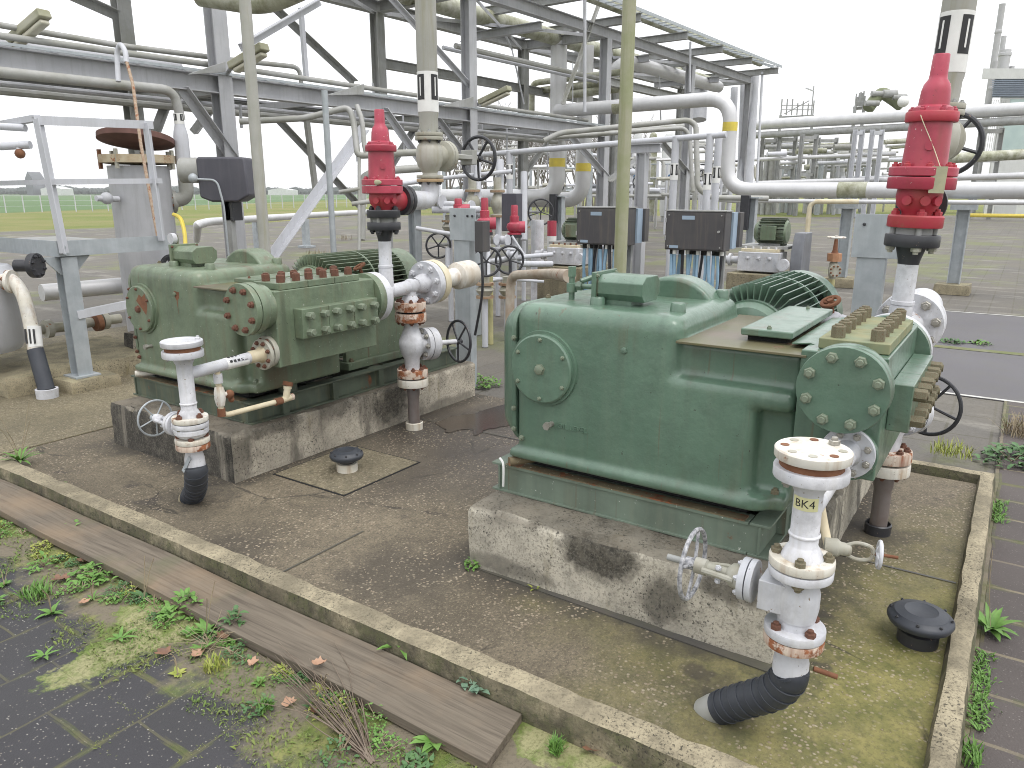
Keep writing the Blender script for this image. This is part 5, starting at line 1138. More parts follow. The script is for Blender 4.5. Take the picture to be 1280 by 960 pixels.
def cabinet(label, px, d, wd, z0, z1, cables, seed):
    p = PD(px, 290, d); x, y = p.x, p.y; rnd = random.Random(seed)
    t = thing('cabinet', label, 'cabinet', (x, y, GZ), 'dark cabinets on cable stands')
    b = MB().box((x, y - wd / 2, z0), (x + .20, y + wd / 2, z1)).build('box', DARKBOX, t, bevel=.008)
    dr = MB().box((x - .012, y - wd / 2 + .015, z0 + .015), (x - .0005, y + wd / 2 - .015, z1 - .015)).build('door', DARKBOX, t, bevel=.003)
    for yy in (y - wd / 2 + .04, y + wd / 2 - .04):
        for zz in (z0 + .04, z1 - .04): bolt(dr, (x - .012, yy, zz), -XA, .008, STEELD)
    for zz in (z0 + .1, z1 - .12): MB().cyl((x - .016, y + wd / 2 - .008, zz), (x - .016, y + wd / 2 - .008, zz + .05), .008, None, 8).build('hinge', STEELD, dr)
    MB().cyl((x - .012, y - wd / 2 + .06, (z0 + z1) / 2), (x - .03, y - wd / 2 + .06, (z0 + z1) / 2), .013, None, 10).build('latch', STEELD, dr)
    MB().box((x - .015, y - .0, z1 - .085), (x - .0125, y + .14, z1 - .045)).build('name_plate', BLUEG, b)
    MB().box((x - .015, y + wd / 2 - .16, z0 + .02), (x - .0125, y + wd / 2 - .06, z0 + .05)).build('type_plate', BLUEG, b)
    MB().box((x - .01, y - wd / 2 - .012, z1), (x + .21, y + wd / 2 + .012, z1 + .012)).build('roof', STEELD, t)
    MB().box((x + .203, y - wd / 2 - .02, z0 + .02), (x + .34, y + wd / 2 - .06, z1 - .01)).build('back_panel', BLUEG, t)
    MB().box((x + .343, y - wd / 2 - .05, z0 + .03), (x + .46, y + wd / 2 - .06, z1 - .01)).build('rear_box', DARKBOX, t, bevel=.006)
    for s in (-1, 1): MB().bar((x + .27, y + s * wd * .36, GZ), (x + .27, y + s * wd * .36, z0 + .02), .05).build('leg', STEELD, t)
    for i in range(cables):
        yy = y + (i / (cables - 1) - .5) * wd * .84; x2 = x + .05 + rnd.random() * .1
        MB().cyl((x2, yy, z0 - .05), (x2, yy, z0), .022).build('gland', VOID if i % 3 else LABW, t)
        e = V((x + .18 + rnd.uniform(-.08, .1), yy + rnd.uniform(-.04, .10), GZ + .02))
        MB().tube(catmull([(x2, yy, z0 - .03), (x2 + rnd.uniform(-.02, .02), yy + rnd.uniform(-.02, .03), z0 - .3), ((x2 + e.x) / 2, (yy + e.y) / 2 + rnd.uniform(-.03, .03), .45), e], 5), .014 + rnd.random() * .006, 8).build('cable', CABLE if i % 5 else BLACK, t)
cabinet('dark cabinet on pale blue cables, left one behind the greenish pole', 752, 8.6, .66, 1.11, 1.525, 15, 1)
cabinet('dark cabinet on pale blue cables, right one above the pump motor', 868, 8.0, .66, 1.09, 1.50, 14, 5)
def small_pump(label, px, py, d, flip):
    """small white plunger pump with a green motor riding on top"""
    p = PD(px, py, d); x, y, z = p.x, p.y, p.z; s = 1
    t = thing('small_pump', label, 'pump', (x, y, GZ), 'small white pumps with green motors')
    MB().box((x - .1, y - .34, GZ), (x + .7, y + .34, z - .16)).build('base_block', FOOT, t, bevel=.01)
    b = MB().box((x, y - .25, z - .14), (x + .3, y + .25, z + .09)).build('pump_block', WHITE, t, bevel=.01)
    pl = MB().box((x + .02, y - .22, z + .091), (x + .28, y + .22, z + .125)).build('cover_plate', CREAM, t, bevel=.004)
    for i in range(5):
        for k in (0, 1): bolt(pl, (x + .06 + k * .17, y - .18 + i * .09, z + .125), ZA, .014, BOLTR if not flip else WHITE, style=1)
    for i in range(3): bolt(b, (x, y - .13 + i * .13, z + .02), -XA, .02, WHITE)
    MB().cyl((x + .12, y + .25, z - .02), (x + .12, y + .50, z - .02), .045).cyl((x + .12, y + .36, z - .02), (x + .12, y + .39, z - .02), .075).build('side_pipe', WHITE, t)
    MB().cyl((x - .02, y - .30, z - .04), (x - .08, y - .30, z - .04), .07).build('nozzle', WHITE, t)
    MB().box((x + .10, y - .30, z + .127), (x + .62, y + .28, z + .16)).build('motor_rail', STEELD, t)
    mz = z + .315; y0 = y - .16
    MB().lathe([(0, 0), (.10, .0), (.135, .04), (.14, .06), (.14, .36), (.12, .38), (0, .38)], (x + .3, y0 + .30, mz), -YA, 28).build('motor_body', GREEN1, t)
    m = MB()
    for i in range(22):
        a = 2 * math.pi * i / 22; e = V((math.cos(a), 0, math.sin(a))); m.bar(V((x + .3, y0 + .24, mz)) + e * .15, V((x + .3, y0 - .06, mz)) + e * .15, .006, .035, e)
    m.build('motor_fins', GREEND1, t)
    MB().box((x + .12, y0 + .02, mz - .09), (x + .18, y0 + .2, mz + .08)).build('terminal_box', GREEN1, t, bevel=.008)
    MB().box((x + .2, y0 - .02, z + .16), (x + .4, y0 + .22, mz - .12)).build('motor_foot', STEELD, t)
    if flip:
        gy = y - .36
        MB().prism([(x + .02, gy, z - .22), (x + .02, gy, z + .12), (x + .12, gy, z + .32), (x + .42, gy, z + .32), (x + .44, gy, z - .22)], (0, -.13, 0)).build('belt_guard', GREY, t, bevel=.008)
    else:
        MB().box((x + .3, y - .40, z - .22), (x + .5, y - .27, z + .1)).build('belt_guard', GREY, t, bevel=.008)
small_pump('small white pump with green motor, left of the first dark cabinet', 703, 318, 10.2, False)
small_pump('small white pump with green motor and slate belt guard, right of the second dark cabinet', 948, 325, 8.9, True)
# red oxide gate valve on a yellow post
p = PD(1040, 350, 9.2); t = thing('post_valve', 'small rusty gate valve on a yellow post right of the belt guard', 'valve', (p.x, p.y, GZ)); x, y = p.x, p.y
z = lambda py: PD(1040, py, 9.2).z
MB().cyl((x, y, GZ), (x, y, z(345)), .035).build('post', WOODP, t)
MB().lathe([(.03, z(350)), (.05, z(345)), (.06, z(335)), (.05, z(328)), (.03, z(326))], (x, y, 0), ZA, 16).cyl((x, y, z(336)), V((x, y, z(337))) - fh * .12 - rt * .03, .045).build('valve_body', BEIGE, t)
flange(t, V((x, y, z(337))) - fh * .14 - rt * .03, -fh, .075, .02, BEIGE, RUST, 8, .012)
MB().cyl((x, y, z(326)), (x, y, z(316)), .085, None, 8).build('bonnet_flange', M('orange_rust', (.42, .22, .12), (.3, .15, .08), 9, .7, rust=.3), t)
MB().lathe([(.045, z(316)), (.03, z(312)), (.02, z(298))], (x, y, 0), ZA, 12).build('yoke', RUST, t)
wheel(t, (x, y, z(296)), ZA, .10, .010, WHITER, 5)
# manifold of small valves between the pumps
def stack(label, px, y0, y1, d, kind_, grp, wheel_at=None):
    p = PD(px, y1, d); x, y = p.x, p.y; Z = lambda py: PD(px, py, d).z
    t = thing('relief_valve' if kind_ == 'red' else 'stop_valve', label, 'relief valve' if kind_ == 'red' else 'valve', (x, y, GZ), grp)
    h = Z(y0) - Z(y1); b = Z(y1)
    MB().cyl((x, y, GZ), (x, y, b), .035).build('post_pipe', STEELL, t)
    if kind_ == 'red':
        MB().lathe([(r * .55, b + k * h) for r, k in ((.0, 0), (.17, 0), (.17, .06), (.10, .07), (.16, .14), (.19, .25), (.17, .36), (.11, .42), (.11, .62), (.085, .64), (.085, .94), (.07, 1), (0, 1))], (x, y, 0), ZA, 20).build('body', RED, t)
        MB().cyl(V((x, y, b + h * .25)), V((x, y, b + h * .25)) + rt * .14, .075).build('outlet', RED, t)
        MB().lathe([(.10, -.04), (.10, -.005), (0, -.005)], (x, y, b), ZA, 20).build('flange', BLACK, t)
    else:
        MB().lathe([(r * .62, b + k * h) for r, k in ((.0, 0), (.16, 0), (.16, .08), (.09, .1), (.13, .22), (.17, .36), (.13, .5), (.09, .58), (.09, .62), (.16, .62), (.16, .70), (.09, .71), (.09, 1), (0, 1))], (x, y, 0), ZA, 20).build('body', BEIGE, t)
        for k in (.04, .66): MB().cyl((x, y, b + h * k - .015), (x, y, b + h * k + .012), .104).build('rusty_ring', M('manifold_rust', (.4, .3, .2), (.25, .15, .09), 8, .7, rust=.4) if 'manifold_rust' not in bpy.data.materials else bpy.data.materials['manifold_rust'], t)
    if wheel_at:
        q = PD(wheel_at[0], wheel_at[1], d - .25); MB().cyl(V((x, y, q.z)), q, .02).build('stem', STEELD, t); wheel(t, q, V((-.75, -.66, 0)), wheel_at[2], .014, BLACK, 5)
    return t
rg = 'small red relief valves of the middle manifold'; bg_ = 'beige stop valves of the middle manifold'
stack('small red relief valve, middle one with round side outlet, above the black handwheels', 606, 247, 290, 9.4, 'red', rg)
stack('small red relief valve with white triangle, right of the slate box', 643, 256, 293, 9.8, 'red', rg)
stack('short red relief valve cap seen behind the galvanised post plate', 573, 248, 268, 9.2, 'red', rg)
stack('beige stop valve left of the middle red relief valve, with a marked pipe above', 591, 222, 270, 10.4, 'st', bg_)
stack('beige stop valve right of the middle red relief valve, rusty rings', 622, 222, 272, 10.6, 'st', bg_)
stack('beige stop valve beside the black handwheel at the clad pipe bends', 655, 256, 285, 12.2, 'st', bg_, (676, 265, .20))
stack('low beige stop valve with small black handwheel left of the galvanised post', 562, 268, 292, 10.2, 'st', bg_, (548, 237 + 70, .16))
stack('low stop valve with black handwheel at the end of the pulsation bottle', 606, 345, 372, 8.6, 'st', bg_, (608, 327, .16))
stack('low stop valve with black handwheel right of the pulsation bottle', 634, 345, 372, 9.0, 'st', bg_, (637, 325, .16))
p = PD(636, 266, 10.0); tag(MB().box((p.x, p.y - .12, p.z - .24), (p.x + .15, p.y + .12, p.z + .25)).bar((p.x + .08, p.y, GZ), (p.x + .08, p.y, p.z - .24), .05).build('instrument_box', DARKHOOD, None, (p.x, p.y, GZ), bevel=.01), 'tall slate instrument box between small red relief valves', 'instrument')
run('bent_line', 'weathered bent pipe between the pumps, running right to green fittings', 'pipe', [PD(637, 410, 7.4), PD(638, 344, 7.4), PD(690, 342, 6.6), PD(712, 345, 4.9)], .045, M('rusty_pale_pipe', (.45, .4, .33), (.33, .25, .18), 8, .6, rust=.4), 12, .16)
for i, (px, py, d, r, mm, lab) in enumerate(((672, 275, 11.6, .10, WHITE, 'white round marker post behind the small white pump'), (613, 345, 8.7, .03, WOODP, 'thin yellowed stake under the black handwheel'), (962, 275, 11, .11, WHITE, 'white round marker post right of the second dark cabinet'))):
    p = PD(px, py, d); run('marker_post', lab, 'post', [(p.x, p.y, GZ), (p.x, p.y, p.z)], r, mm, 14)
p = PD(690, 276, 11.2); t = thing('bollard', 'red and white striped bollard left of the small green motor', 'bollard', (p.x, p.y, GZ))
for i in range(6): MB().cyl((p.x, p.y, GZ + i * (p.z - GZ) / 6), (p.x, p.y, GZ + (i + 1) * (p.z - GZ) / 6 - .001), .07).build('stripe', RED if i % 2 else LABW, t)
for i, (px, d, y0, lab) in enumerate(((518, 10.2, 262, 'grey channel stand under the elbow right of the red relief valve'), (592, 9.2, 300, 'pale pipe stand behind the pulsation bottle'), (701, 14.5, 246, 'blue-grey cable stand left of the first dark cabinet'), (942, 12.2, 248, 'pale stand with black switch box under the clad pipe bend'))):
    p = PD(px, y0, d); t = thing('stand', lab, 'stand', (p.x, p.y, GZ))
    MB().ibeam((p.x, p.y, GZ), (p.x, p.y, p.z), .13, .12, .01, YA).build('post', GALV, t); MB().box((p.x - .1, p.y - .12, p.z), (p.x + .1, p.y + .12, p.z + .02)).build('head_plate', GALV, t)
    if i > 1: MB().box((p.x - .17, p.y + .02, p.z - .5), (p.x - .07, p.y + .16, p.z + .05)).build('switch_box', BLACK, t, bevel=.006)
def tubes(name, lab, mat, lst):
    t = thing(name, lab, 'pipework', PD(lst[0][0][0][0], lst[0][0][0][1], lst[0][0][0][2]))
    for pts, r in lst: MB().tube(bend(Dp(pts), .12), r, 10).build('pipe', mat, t)
    return t
tubes('manifold_pipework', 'tangle of pale small-bore pipes of the manifold between the two pumps', STEELL, [
    ([(502, 230, 10.5), (560, 222, 10.5), (640, 214, 10.5)], .03), ([(540, 262, 10), (600, 262, 10)], .05), ([(520, 285, 9.8), (560, 292, 9.8), (600, 296, 9.8)], .028), ([(560, 335, 9.4), (640, 322, 9.6), (690, 318, 10)], .03),
    ([(625, 200, 10.6), (625, 250, 10.6)], .055), ([(597, 200, 10.4), (597, 250, 10.4)], .05), ([(655, 215, 11), (655, 300, 11)], .05), ([(586, 275, 9.6), (600, 310, 9.6), (650, 312, 9.6)], .02), ([(600, 352, 9), (660, 346, 9)], .02), ([(640, 295, 9.6), (655, 318, 9.6)], .015),
    ([(548, 205, 11), (548, 260, 11)], .03), ([(535, 255, 10), (575, 255, 10), (575, 300, 10)], .04), ([(560, 310, 9.5), (560, 350, 9.5)], .035), ([(570, 345, 9.3), (680, 352, 9.3)], .018), ([(610, 290, 9.4), (610, 345, 9.3)], .03), ([(650, 330, 9.6), (690, 330, 9.8)], .04)])
MBs = MB()
for px, py, d, r in ((545, 252, 10, .09), (583, 258, 10.2, .08), (600, 268, 10.2, .07), (615, 300, 9.5, .06), (628, 300, 9.6, .07), (570, 282, 9.9, .06), (590, 245, 10.4, .09), (640, 318, 9.5, .05)):
    t = thing('pipe_fitting', 'pale flanged fitting among the manifold pipework between the pumps', 'fitting', PD(px, py, d), 'pale fittings of the middle manifold')
    q = PD(px, py, d); MB().ball(q, r * .8, 12, 8).build('body', BEIGE if px % 2 else STEELL, t)
    for s in (-1, 1): MB().cyl(q + YA * (r * .9 * s), q + YA * (r * (.9 + .35) * s), r).build('flange', STEELL, t)
tubes('drain_pipework', 'thin grey pipes hung below the lower beam, dropping left of the red relief valve', PIPEG, [
    ([(300, 152, 9.3), (380, 148, 9.3), (436, 134, 9.3), (442, 150, 9.3), (447, 195, 9.2), (462, 194, 9.2)], .038), ([(446, 132, 9.25), (453, 150, 9.2), (455, 180, 9.2), (458, 192, 9.2)], .03), ([(449, 195, 9.2), (449, 330, 9.2)], .02), ([(440, 255, 9.2), (475, 250, 9.2)], .03), ([(424, 240, 9.2), (450, 236, 9.2)], .025)])
tubes('outlet_pipework', 'grey pipes running right behind the red relief valve', PIPEG, [([(460, 193, 9.4), (560, 189, 9.6)], .045), ([(452, 300, 9.4), (452, 222, 9.4), (470, 214, 9.4), (560, 208, 9.6)], .05)])
tubes('elbow_pipework', 'thin grey pipes on the rack bending down left of the bright clad elbow', PIPEG, [
    ([(680, 176, 13.5), (700, 166, 13.5), (860, 150, 13.4), (870, 156, 13.4), (872, 235, 13.4), (888, 247, 13.4), (960, 248, 13.4)], .05), ([(690, 172, 13.8), (855, 160, 13.8), (862, 170, 13.8), (866, 240, 13.8)], .04), ([(760, 166, 14), (855, 158, 14)], .05)])
tubes('vertical_pipework', 'pale vertical pipes at the far right end of the rack', STEELL, [([(944, 92, 24), (936, 236, 24)], .13), ([(930, 95, 24.5), (925, 236, 24.5)], .11), ([(953, 90, 23.5), (946, 236, 23.5)], .04), ([(918, 110, 25), (914, 220, 25)], .12), ([(875, 98, 25), (873, 150, 25)], .27)])
# ------------------------------------------------------------------ far plant, building, trees
rnd = random.Random(11)
def far_frame(label, px, d, y0, wpx, mat, cross):
    a = PD(px - wpx / 2, y0, d); b = PD(px + wpx / 2, y0, d)
    t = thing('steel_trestle', label, 'steel frame', ((a.x + b.x) / 2, (a.y + b.y) / 2, GZ), 'steel frames of the far plant')
    for q in (a, b): MB().ibeam((q.x, q.y, GZ), (q.x, q.y, q.z), .28, .28, .03, YA).build('leg', mat, t)
    for py in cross:
        z = PD(px, py, d).z; MB().bar((a.x, a.y, z), (b.x, b.y, z), .2, .25).build('cross_bar', mat, t)
for i, (px, d, y0, w_) in enumerate(((962, 60, 172, 16), (985, 58, 170, 20), (1012, 55, 168, 18), (1035, 62, 172, 22), (1074, 52, 162, 9), (1097, 50, 162, 12), (1240, 48, 160, 26))):
    far_frame(['leftmost far steel frame, just right of the rack end', 'far steel frame, second from the rack end', 'far steel frame, third from the rack end', 'far steel frame, fourth from the rack end, left of the tall support', 'tall pale support frame under the far clad pipe', 'far steel frame left of the nearer red relief valve', 'far steel frame right of the nearer red relief valve'][i], px, d, y0, w_, STEELL if i in (4, 5) else STEELD, (y0 + 4,) if i in (4, 5) else (y0 + 4, 200 + (i % 3) * 9, 226))
def far_pipe(label, a, b, d0, d1, r, mat=INSUL): run('far_pipe', label, 'pipe', [PD(a[0], a[1], d0), PD(b[0], b[1], d1)], r, mat, 14, group='pipes of the far plant')
far_pipe('fat clad pipe on top of the far pipe bridge, running behind the red relief valve', (930, 157), (1330, 133), 60, 44, .40)
far_pipe('dark steel beam-like pipe just under the far fat clad pipe', (930, 170), (1330, 148), 60, 44, .25, STEELD)
far_pipe('thin far pipe at half height behind the tall support frame', (930, 200), (1120, 192), 58, 52, .14)
far_pipe('low far pipe just above the bright clad pipe', (930, 230), (1330, 218), 58, 44, .2)
far_pipe('greenish low far pipe in front of the louvred building', (1150, 200), (1330, 190), 42, 40, .28, INSULG)
far_pipe('far white pipe low behind the rack braces', (600, 246), (760, 240), 45, 45, .2, INSULG)
far_pipe('far thin pipe at mid height behind the rack braces', (620, 212), (700, 211), 45, 45, .08)
for i in range(52):
    x = 940 + rnd.random() * 175; y = 176 + rnd.random() * 58; L = 20 + rnd.random() * 60; d = 56 + rnd.random() * 12
    far_pipe('short far process pipe among the steel frames left of the red relief valve', (x, y), (min(x + L, 1135), y - L * .03), d, d, .07 + rnd.random() * .16, rnd.choice([INSUL, STEELL, PIPEG, INSULG, STEELD]))
for i in range(46):
    x = 945 + rnd.random() * 170; d = 58 + rnd.random() * 10; y = 180 + rnd.random() * 35; q = PD(x, y, d)
    run('far_riser', 'upright far process pipe among the steel frames left of the red relief valve', 'pipe', [(q.x, q.y, GZ), q], .08 + rnd.random() * .2, rnd.choice([STEELL, INSUL, STEELD, PIPEG, GALV]), 10, group='upright pipes of the far plant')
for i in range(10):
    x = 765 + rnd.random() * 160; d = 34 + rnd.random() * 8; q = PD(x, 232 + rnd.random() * 16, d); L = 1 + rnd.random() * 2
    run('low_pipe', 'low dark process pipe before the white vessels, seen beside the greenish pole', 'pipe', [q - YA * L, q + YA * L], .06 + rnd.random() * .07, rnd.choice([STEELD, PIPEG, STEELL, GREY]), 8, group='low pipes before the white vessels')
for i in range(12):
    x = 768 + rnd.random() * 150; d = 35 + rnd.random() * 8; q = PD(x, 215 + rnd.random() * 30, d)
    run('low_post', 'thin dark post before the white vessels, seen beside the greenish pole', 'post', [(q.x, q.y, GZ), q], .05 + rnd.random() * .05, rnd.choice([STEELD, PIPEG, GREY]), 8, group='thin posts before the white vessels')
BLUEM = M('blue_mark', (.08, .16, .30), None, 5, .5, bump=0)
for i, (px, w_, lab) in enumerate(((774, 14, 'white upright vessel behind the first cabinet, left one'), (798, 12, 'white upright vessel right of the greenish pole'), (842, 26, 'widest white upright vessel behind the labelled standpipe'), (817, 11, 'grey-green upright vessel between the white ones'))):
    d = 42 + i; q = PD(px, 165, d); r = w_ / 2 * d / 937
    t = thing('vessel', lab, 'vessel', (q.x, q.y, GZ), 'upright vessels of the far plant')
    MB().lathe([(0, .3), (r * .9, .3), (r, .7), (r, q.z - .4), (r * .7, q.z - .1), (0, q.z)], (q.x, q.y, 0), ZA, 28).build('shell', CLADW if i < 3 else INSULG, t)
    MB().cyl((q.x, q.y, GZ), (q.x, q.y, .45), r * .8).build('skirt', STEELD, t)
    for py in (188, 206, 224): z = PD(px, py, d).z; MB().lathe([(r, 0), (r + .02, .02), (r + .02, .06), (r, .08)], (q.x, q.y, z), ZA, 28).build('band', GALV, t)
    if i < 3:
        z = PD(px, 217, d).z; u = (CAM - V((q.x, q.y, H))).normalized(); v = V((-u.y, u.x, 0))
        pts = [V((q.x, q.y, z)) + u * (r * 1.0) + v * (.22 * math.sin(a) * (1 if a < 3.14 else 1)) + ZA * (.24 - a * .09) for a in [k * .45 for k in range(13)]]
        MB().tube(pts, .05, 6).build('mark', BLUEM, t)
for i in range(46):
    x = 545 + rnd.random() * 380; y = 178 + rnd.random() * 66; L = 12 + rnd.random() * 50; d = 27 + rnd.random() * 14
    run('process_pipe', 'thin process pipe in the tangle behind the rack columns', 'pipe', bend([PD(x, y, d), PD(x + L, y - L * .02, d)] + ([PD(x + L, y + 10 + rnd.random() * 18, d)] if i % 3 == 0 else []), .3), .035 + rnd.random() * .07, rnd.choice([INSUL, STEELL, PIPEG, STEELD, GALV, BEIGE]), 8, group='process pipes behind the rack')
for i in range(40):
    x = 545 + rnd.random() * 385; d = 27 + rnd.random() * 14; q = PD(x, 176 + rnd.random() * 50, d)
    run('process_riser', 'slim upright pipe in the tangle behind the rack columns', 'pipe', [(q.x, q.y, GZ), q], .04 + rnd.random() * .07, rnd.choice([STEELL, INSUL, STEELD, PIPEG, GALV]), 8, group='upright pipes behind the rack')
for i in range(14):
    q = PD(560 + rnd.random() * 360, 212 + rnd.random() * 34, 25 + rnd.random() * 10); t = thing('distant_valve', 'small distant flanged valve in the tangle behind the rack columns', 'valve', (q.x, q.y, GZ), 'distant valves behind the rack')
    MB().cyl((q.x, q.y, GZ), q, .06, None, 8).build('stand_pipe', STEELL, t); MB().ball(q, .17, 10, 6).build('body', rnd.choice([BEIGE, STEELL, RED if i < 3 else PIPEG]), t)
    wheel(t, q + ZA * .35, ZA if i % 2 else V((-.8, -.6, 0)), .2, .025, BLACK, 4); MB().cyl(q, q + ZA * .36, .03, None, 6).build('stem', STEELD, t)
# platforms standing above the far clad pipe
def mast(label, px0, px1, y0, y1, d, arm=False):
    c = PD((px0 + px1) / 2, y1, d); t = thing('access_platform', label, 'platform', (c.x, c.y, GZ), 'railed platforms above the far pipe bridge')
    zf = PD(px0, y1, d).z; zt_ = PD(px0, y0, d).z
    L = lambda px, z, dd=0: V(PD(px, y1, d + dd)) * 1.0 + ZA * (z - PD(px, y1, d + dd).z)
    MB().box(L(px0, zf - .15, 1), L(px1, zf, 0)).build('deck', STEELD, t)
    n = 6
    for k in range(n + 1):
        px = px0 + (px1 - px0) * k / n; MB().bar(L(px, zf), L(px, zf + (zt_ - zf) * (.55 + .45 * rnd.random())), .09).build('upright', STEELD, t)
    for f in (.3, .55): MB().bar(L(px0, zf + (zt_ - zf) * f), L(px1, zf + (zt_ - zf) * f), .07).build('rail', STEELD, t)
    MB().bar(L(px0 + 4, zf + .1), L(px1 - 6, zf + (zt_ - zf) * .8), .08).build('brace', STEELD, t)
    for px in (px0, px1): MB().bar(L(px, GZ), L(px, zf), .2).build('leg', STEELD, t)
    if arm: MB().bar(L(px1 - 2, zf), L(px1 - 2, zt_ + .9), .08).build('mast', STEELD, t); MB().bar(L(px1 - 12, zt_ + .75), L(px1 - 2, zt_ + .5), .15, .08).build('lamp_arm', STEELL, t)
mast('far railed platform with a lamp mast above the pipe bridge', 976, 1016, 122, 144, 66, True)
mast('far railed platform beside a greenish arched pipe, left of the red relief valve', 1069, 1080, 113, 133, 56)
t = thing('arched_pipe', 'greenish arched flanged pipe on the far pipe bridge left of the red relief valve', 'pipe', PD(1105, 132, 55))
MB().tube(catmull(Dp([(1085, 136, 55), (1094, 124, 55), (1103, 117, 55), (1116, 124, 55), (1128, 133, 55)]), 6), .42, 14).build('pipe', M('mossy_green_pipe', (.2, .22, .13), (.14, .16, .08), .8, .8), t)
for px, py, r in ((1090, 129, .35), (1112, 117, .5), (1124, 121, .4), (1098, 117, .35)): q = PD(px, py, 54.6); MB().cyl(q - rt * .5, q + rt * .5, r * .55).build('flange', STEELD, t)
MB().ball(PD(1129, 127, 54), .4, 14, 8).build('white_cap', LABW, t)
# louvred building and its stacks
d = 62; a = PD(1226, 130, d); t = thing('louvred_building', 'pale clad building with blue-grey louvres at the right picture edge', 'building', (a.x, a.y, GZ))
Bp = lambda px, py, off=0: V(PD(px, py, d)) - fw * off
away = PH(1229, 130, d) - CAM; away.z = 0; away.normalize()
def wall(name, x0, y0, x1, y1, off, mat, par=None, dep=.25):
    A, B = PH(x0, y1, d), PH(x1, y1, d); z0, z1 = A.z, PH(x0, y0, d).z
    A = A - away * off; B = B - away * off
    return MB().prism([(A.x, A.y, z0), (B.x, B.y, z0), (B.x, B.y, z1), (A.x, A.y, z1)], away * dep).build(name, mat, par or t)
wall('wall', 1229, 88, 1420, 272, 0, CLADW, None, 6)
wall('roof_edge', 1227, 86, 1422, 99, .25, CLADW)
lv = wall('louvre_panel', 1240, 99, 1420, 122, .06, LOUVRE, None, .05)
for k in range(9): wall('louvre_blade', 1240, 100.4 + k * 2.4, 1420, 101.5 + k * 2.4, .22, LOUVRE, lv, .13)
wall('window_band', 1262, 124, 1420, 132, .05, GLASSY, None, .04); wall('window_band', 1250, 152, 1420, 188, .05, GLASSY, None, .04)
for k in range(8): wall('cladding_rib', 1230 + k * 2.6, 125, 1231 + k * 2.6, 190, .08, CLADW, None, .07)
for i, (px, w_, y0, y1, lab) in enumerate(((1239, 7, 14, 100, 'tallest slim pale stack beside the louvred building'), (1233, 6, 82, 150, 'pale stack base pipe at the louvred building corner'), (1251, 6, 40, 72, 'shorter slim stack on the louvred building roof'), (1253, 13, 58, 90, 'stout boxy stack on the louvred building roof'), (1264, 6, 78, 90, 'stubby vent on the louvred building roof'))):
    q = PD(px, y1, d - 1 if i < 2 else d + 2); r = w_ / 2 * d / 937; z1 = PD(px, y0, d).z
    s = thing('stack', lab, 'stack', (q.x, q.y, q.z if i > 1 else GZ), 'stacks by the louvred building')
    zb_ = GZ if i < 2 else PD(px, 90, d).z - .4
    MB().lathe([(r, zb_), (r, z1), (r * .8, z1), (r * .8, z1 - .3), (0, z1 - .3)], (q.x, q.y, 0), ZA, 20).build('shaft', STACK, s)
    MB().lathe([(r, 0), (r * 1.15, .05), (r * 1.15, .25), (r, .3)], (q.x, q.y, z1 - 2.2 if i < 3 else z1 - .5), ZA, 20).build('collar', STACK, s)
q = PD(1160, 240, 40); run('yellow_barrier', 'low yellow barrier line in the grass behind the clad pipe', 'barrier', [PZ(1206, 269, .25), PZ(1285, 270, .25)], .12, YEL, 8)
p = PD(1257, 258, 55); tag(MB().box((p.x, p.y - .7, GZ), (p.x + .8, p.y + .7, p.z + .5)).build('white_cabinet', CLADW, None, (p.x, p.y, GZ), bevel=.05), 'white ground cabinet in the grass behind the clad pipe', 'cabinet')
# bare trees
def tree_mesh(seed, hgt):
    r = random.Random(seed); tr, cr = MB(), MB()
    def grow(p, d, L, rad_, lev):
        q = p + d * L
        (tr if lev == 0 else cr).tube([p, p.lerp(q, .5) + V((r.uniform(-1, 1), r.uniform(-1, 1), 0)) * L * .04, q], [rad_, rad_ * .85, rad_ * .68], 5 if lev < 2 else 3, False)
        if lev >= 5: return
        for k in range(3 if lev else 4):
            ax = V((r.uniform(-1, 1), r.uniform(-1, 1), r.uniform(.1, .9))).normalized()
            nd = (d * .85 + ax * (.62 if lev < 2 else .8)).normalized()
            grow(p.lerp(q, r.uniform(.55, 1)) if k else q, nd, L * r.uniform(.55, .75), rad_ * .55, lev + 1)
    grow(V((0, 0, 0)), V((r.uniform(-.06, .06), r.uniform(-.06, .06), 1)).normalized(), hgt * .38, hgt * .014, 0)
    return tr, cr
variants = [tree_mesh(s, 10) for s in (3, 8, 15)]
vm = []
for k, (tr, cr) in enumerate(variants):
    a = tr.mesh('trunk'); a.materials.append(BARK); b = cr.mesh('crown'); b.materials.append(BARK); vm.append((a, b))
for i in range(38):
    px = 560 + i * 6.2 + rnd.uniform(-4, 4); d = 62 + rnd.random() * 30; q = PD(px, 240, d)
    t = thing('bare_tree', 'leafless tree in the row of bare trees seen through the pipe rack', 'tree', (q.x, q.y, GZ), 'bare trees behind the rack')
    s = rnd.uniform(.75, 1.05) * (d / 80) ** .5
    for nm, me in zip(('trunk', 'crown'), vm[i % 3]):
        o = bpy.data.objects.new(nm, me); C.objects.link(o); o.parent = t
    t.scale = (s, s, s); t.rotation_euler = (0, 0, rnd.random() * 6)
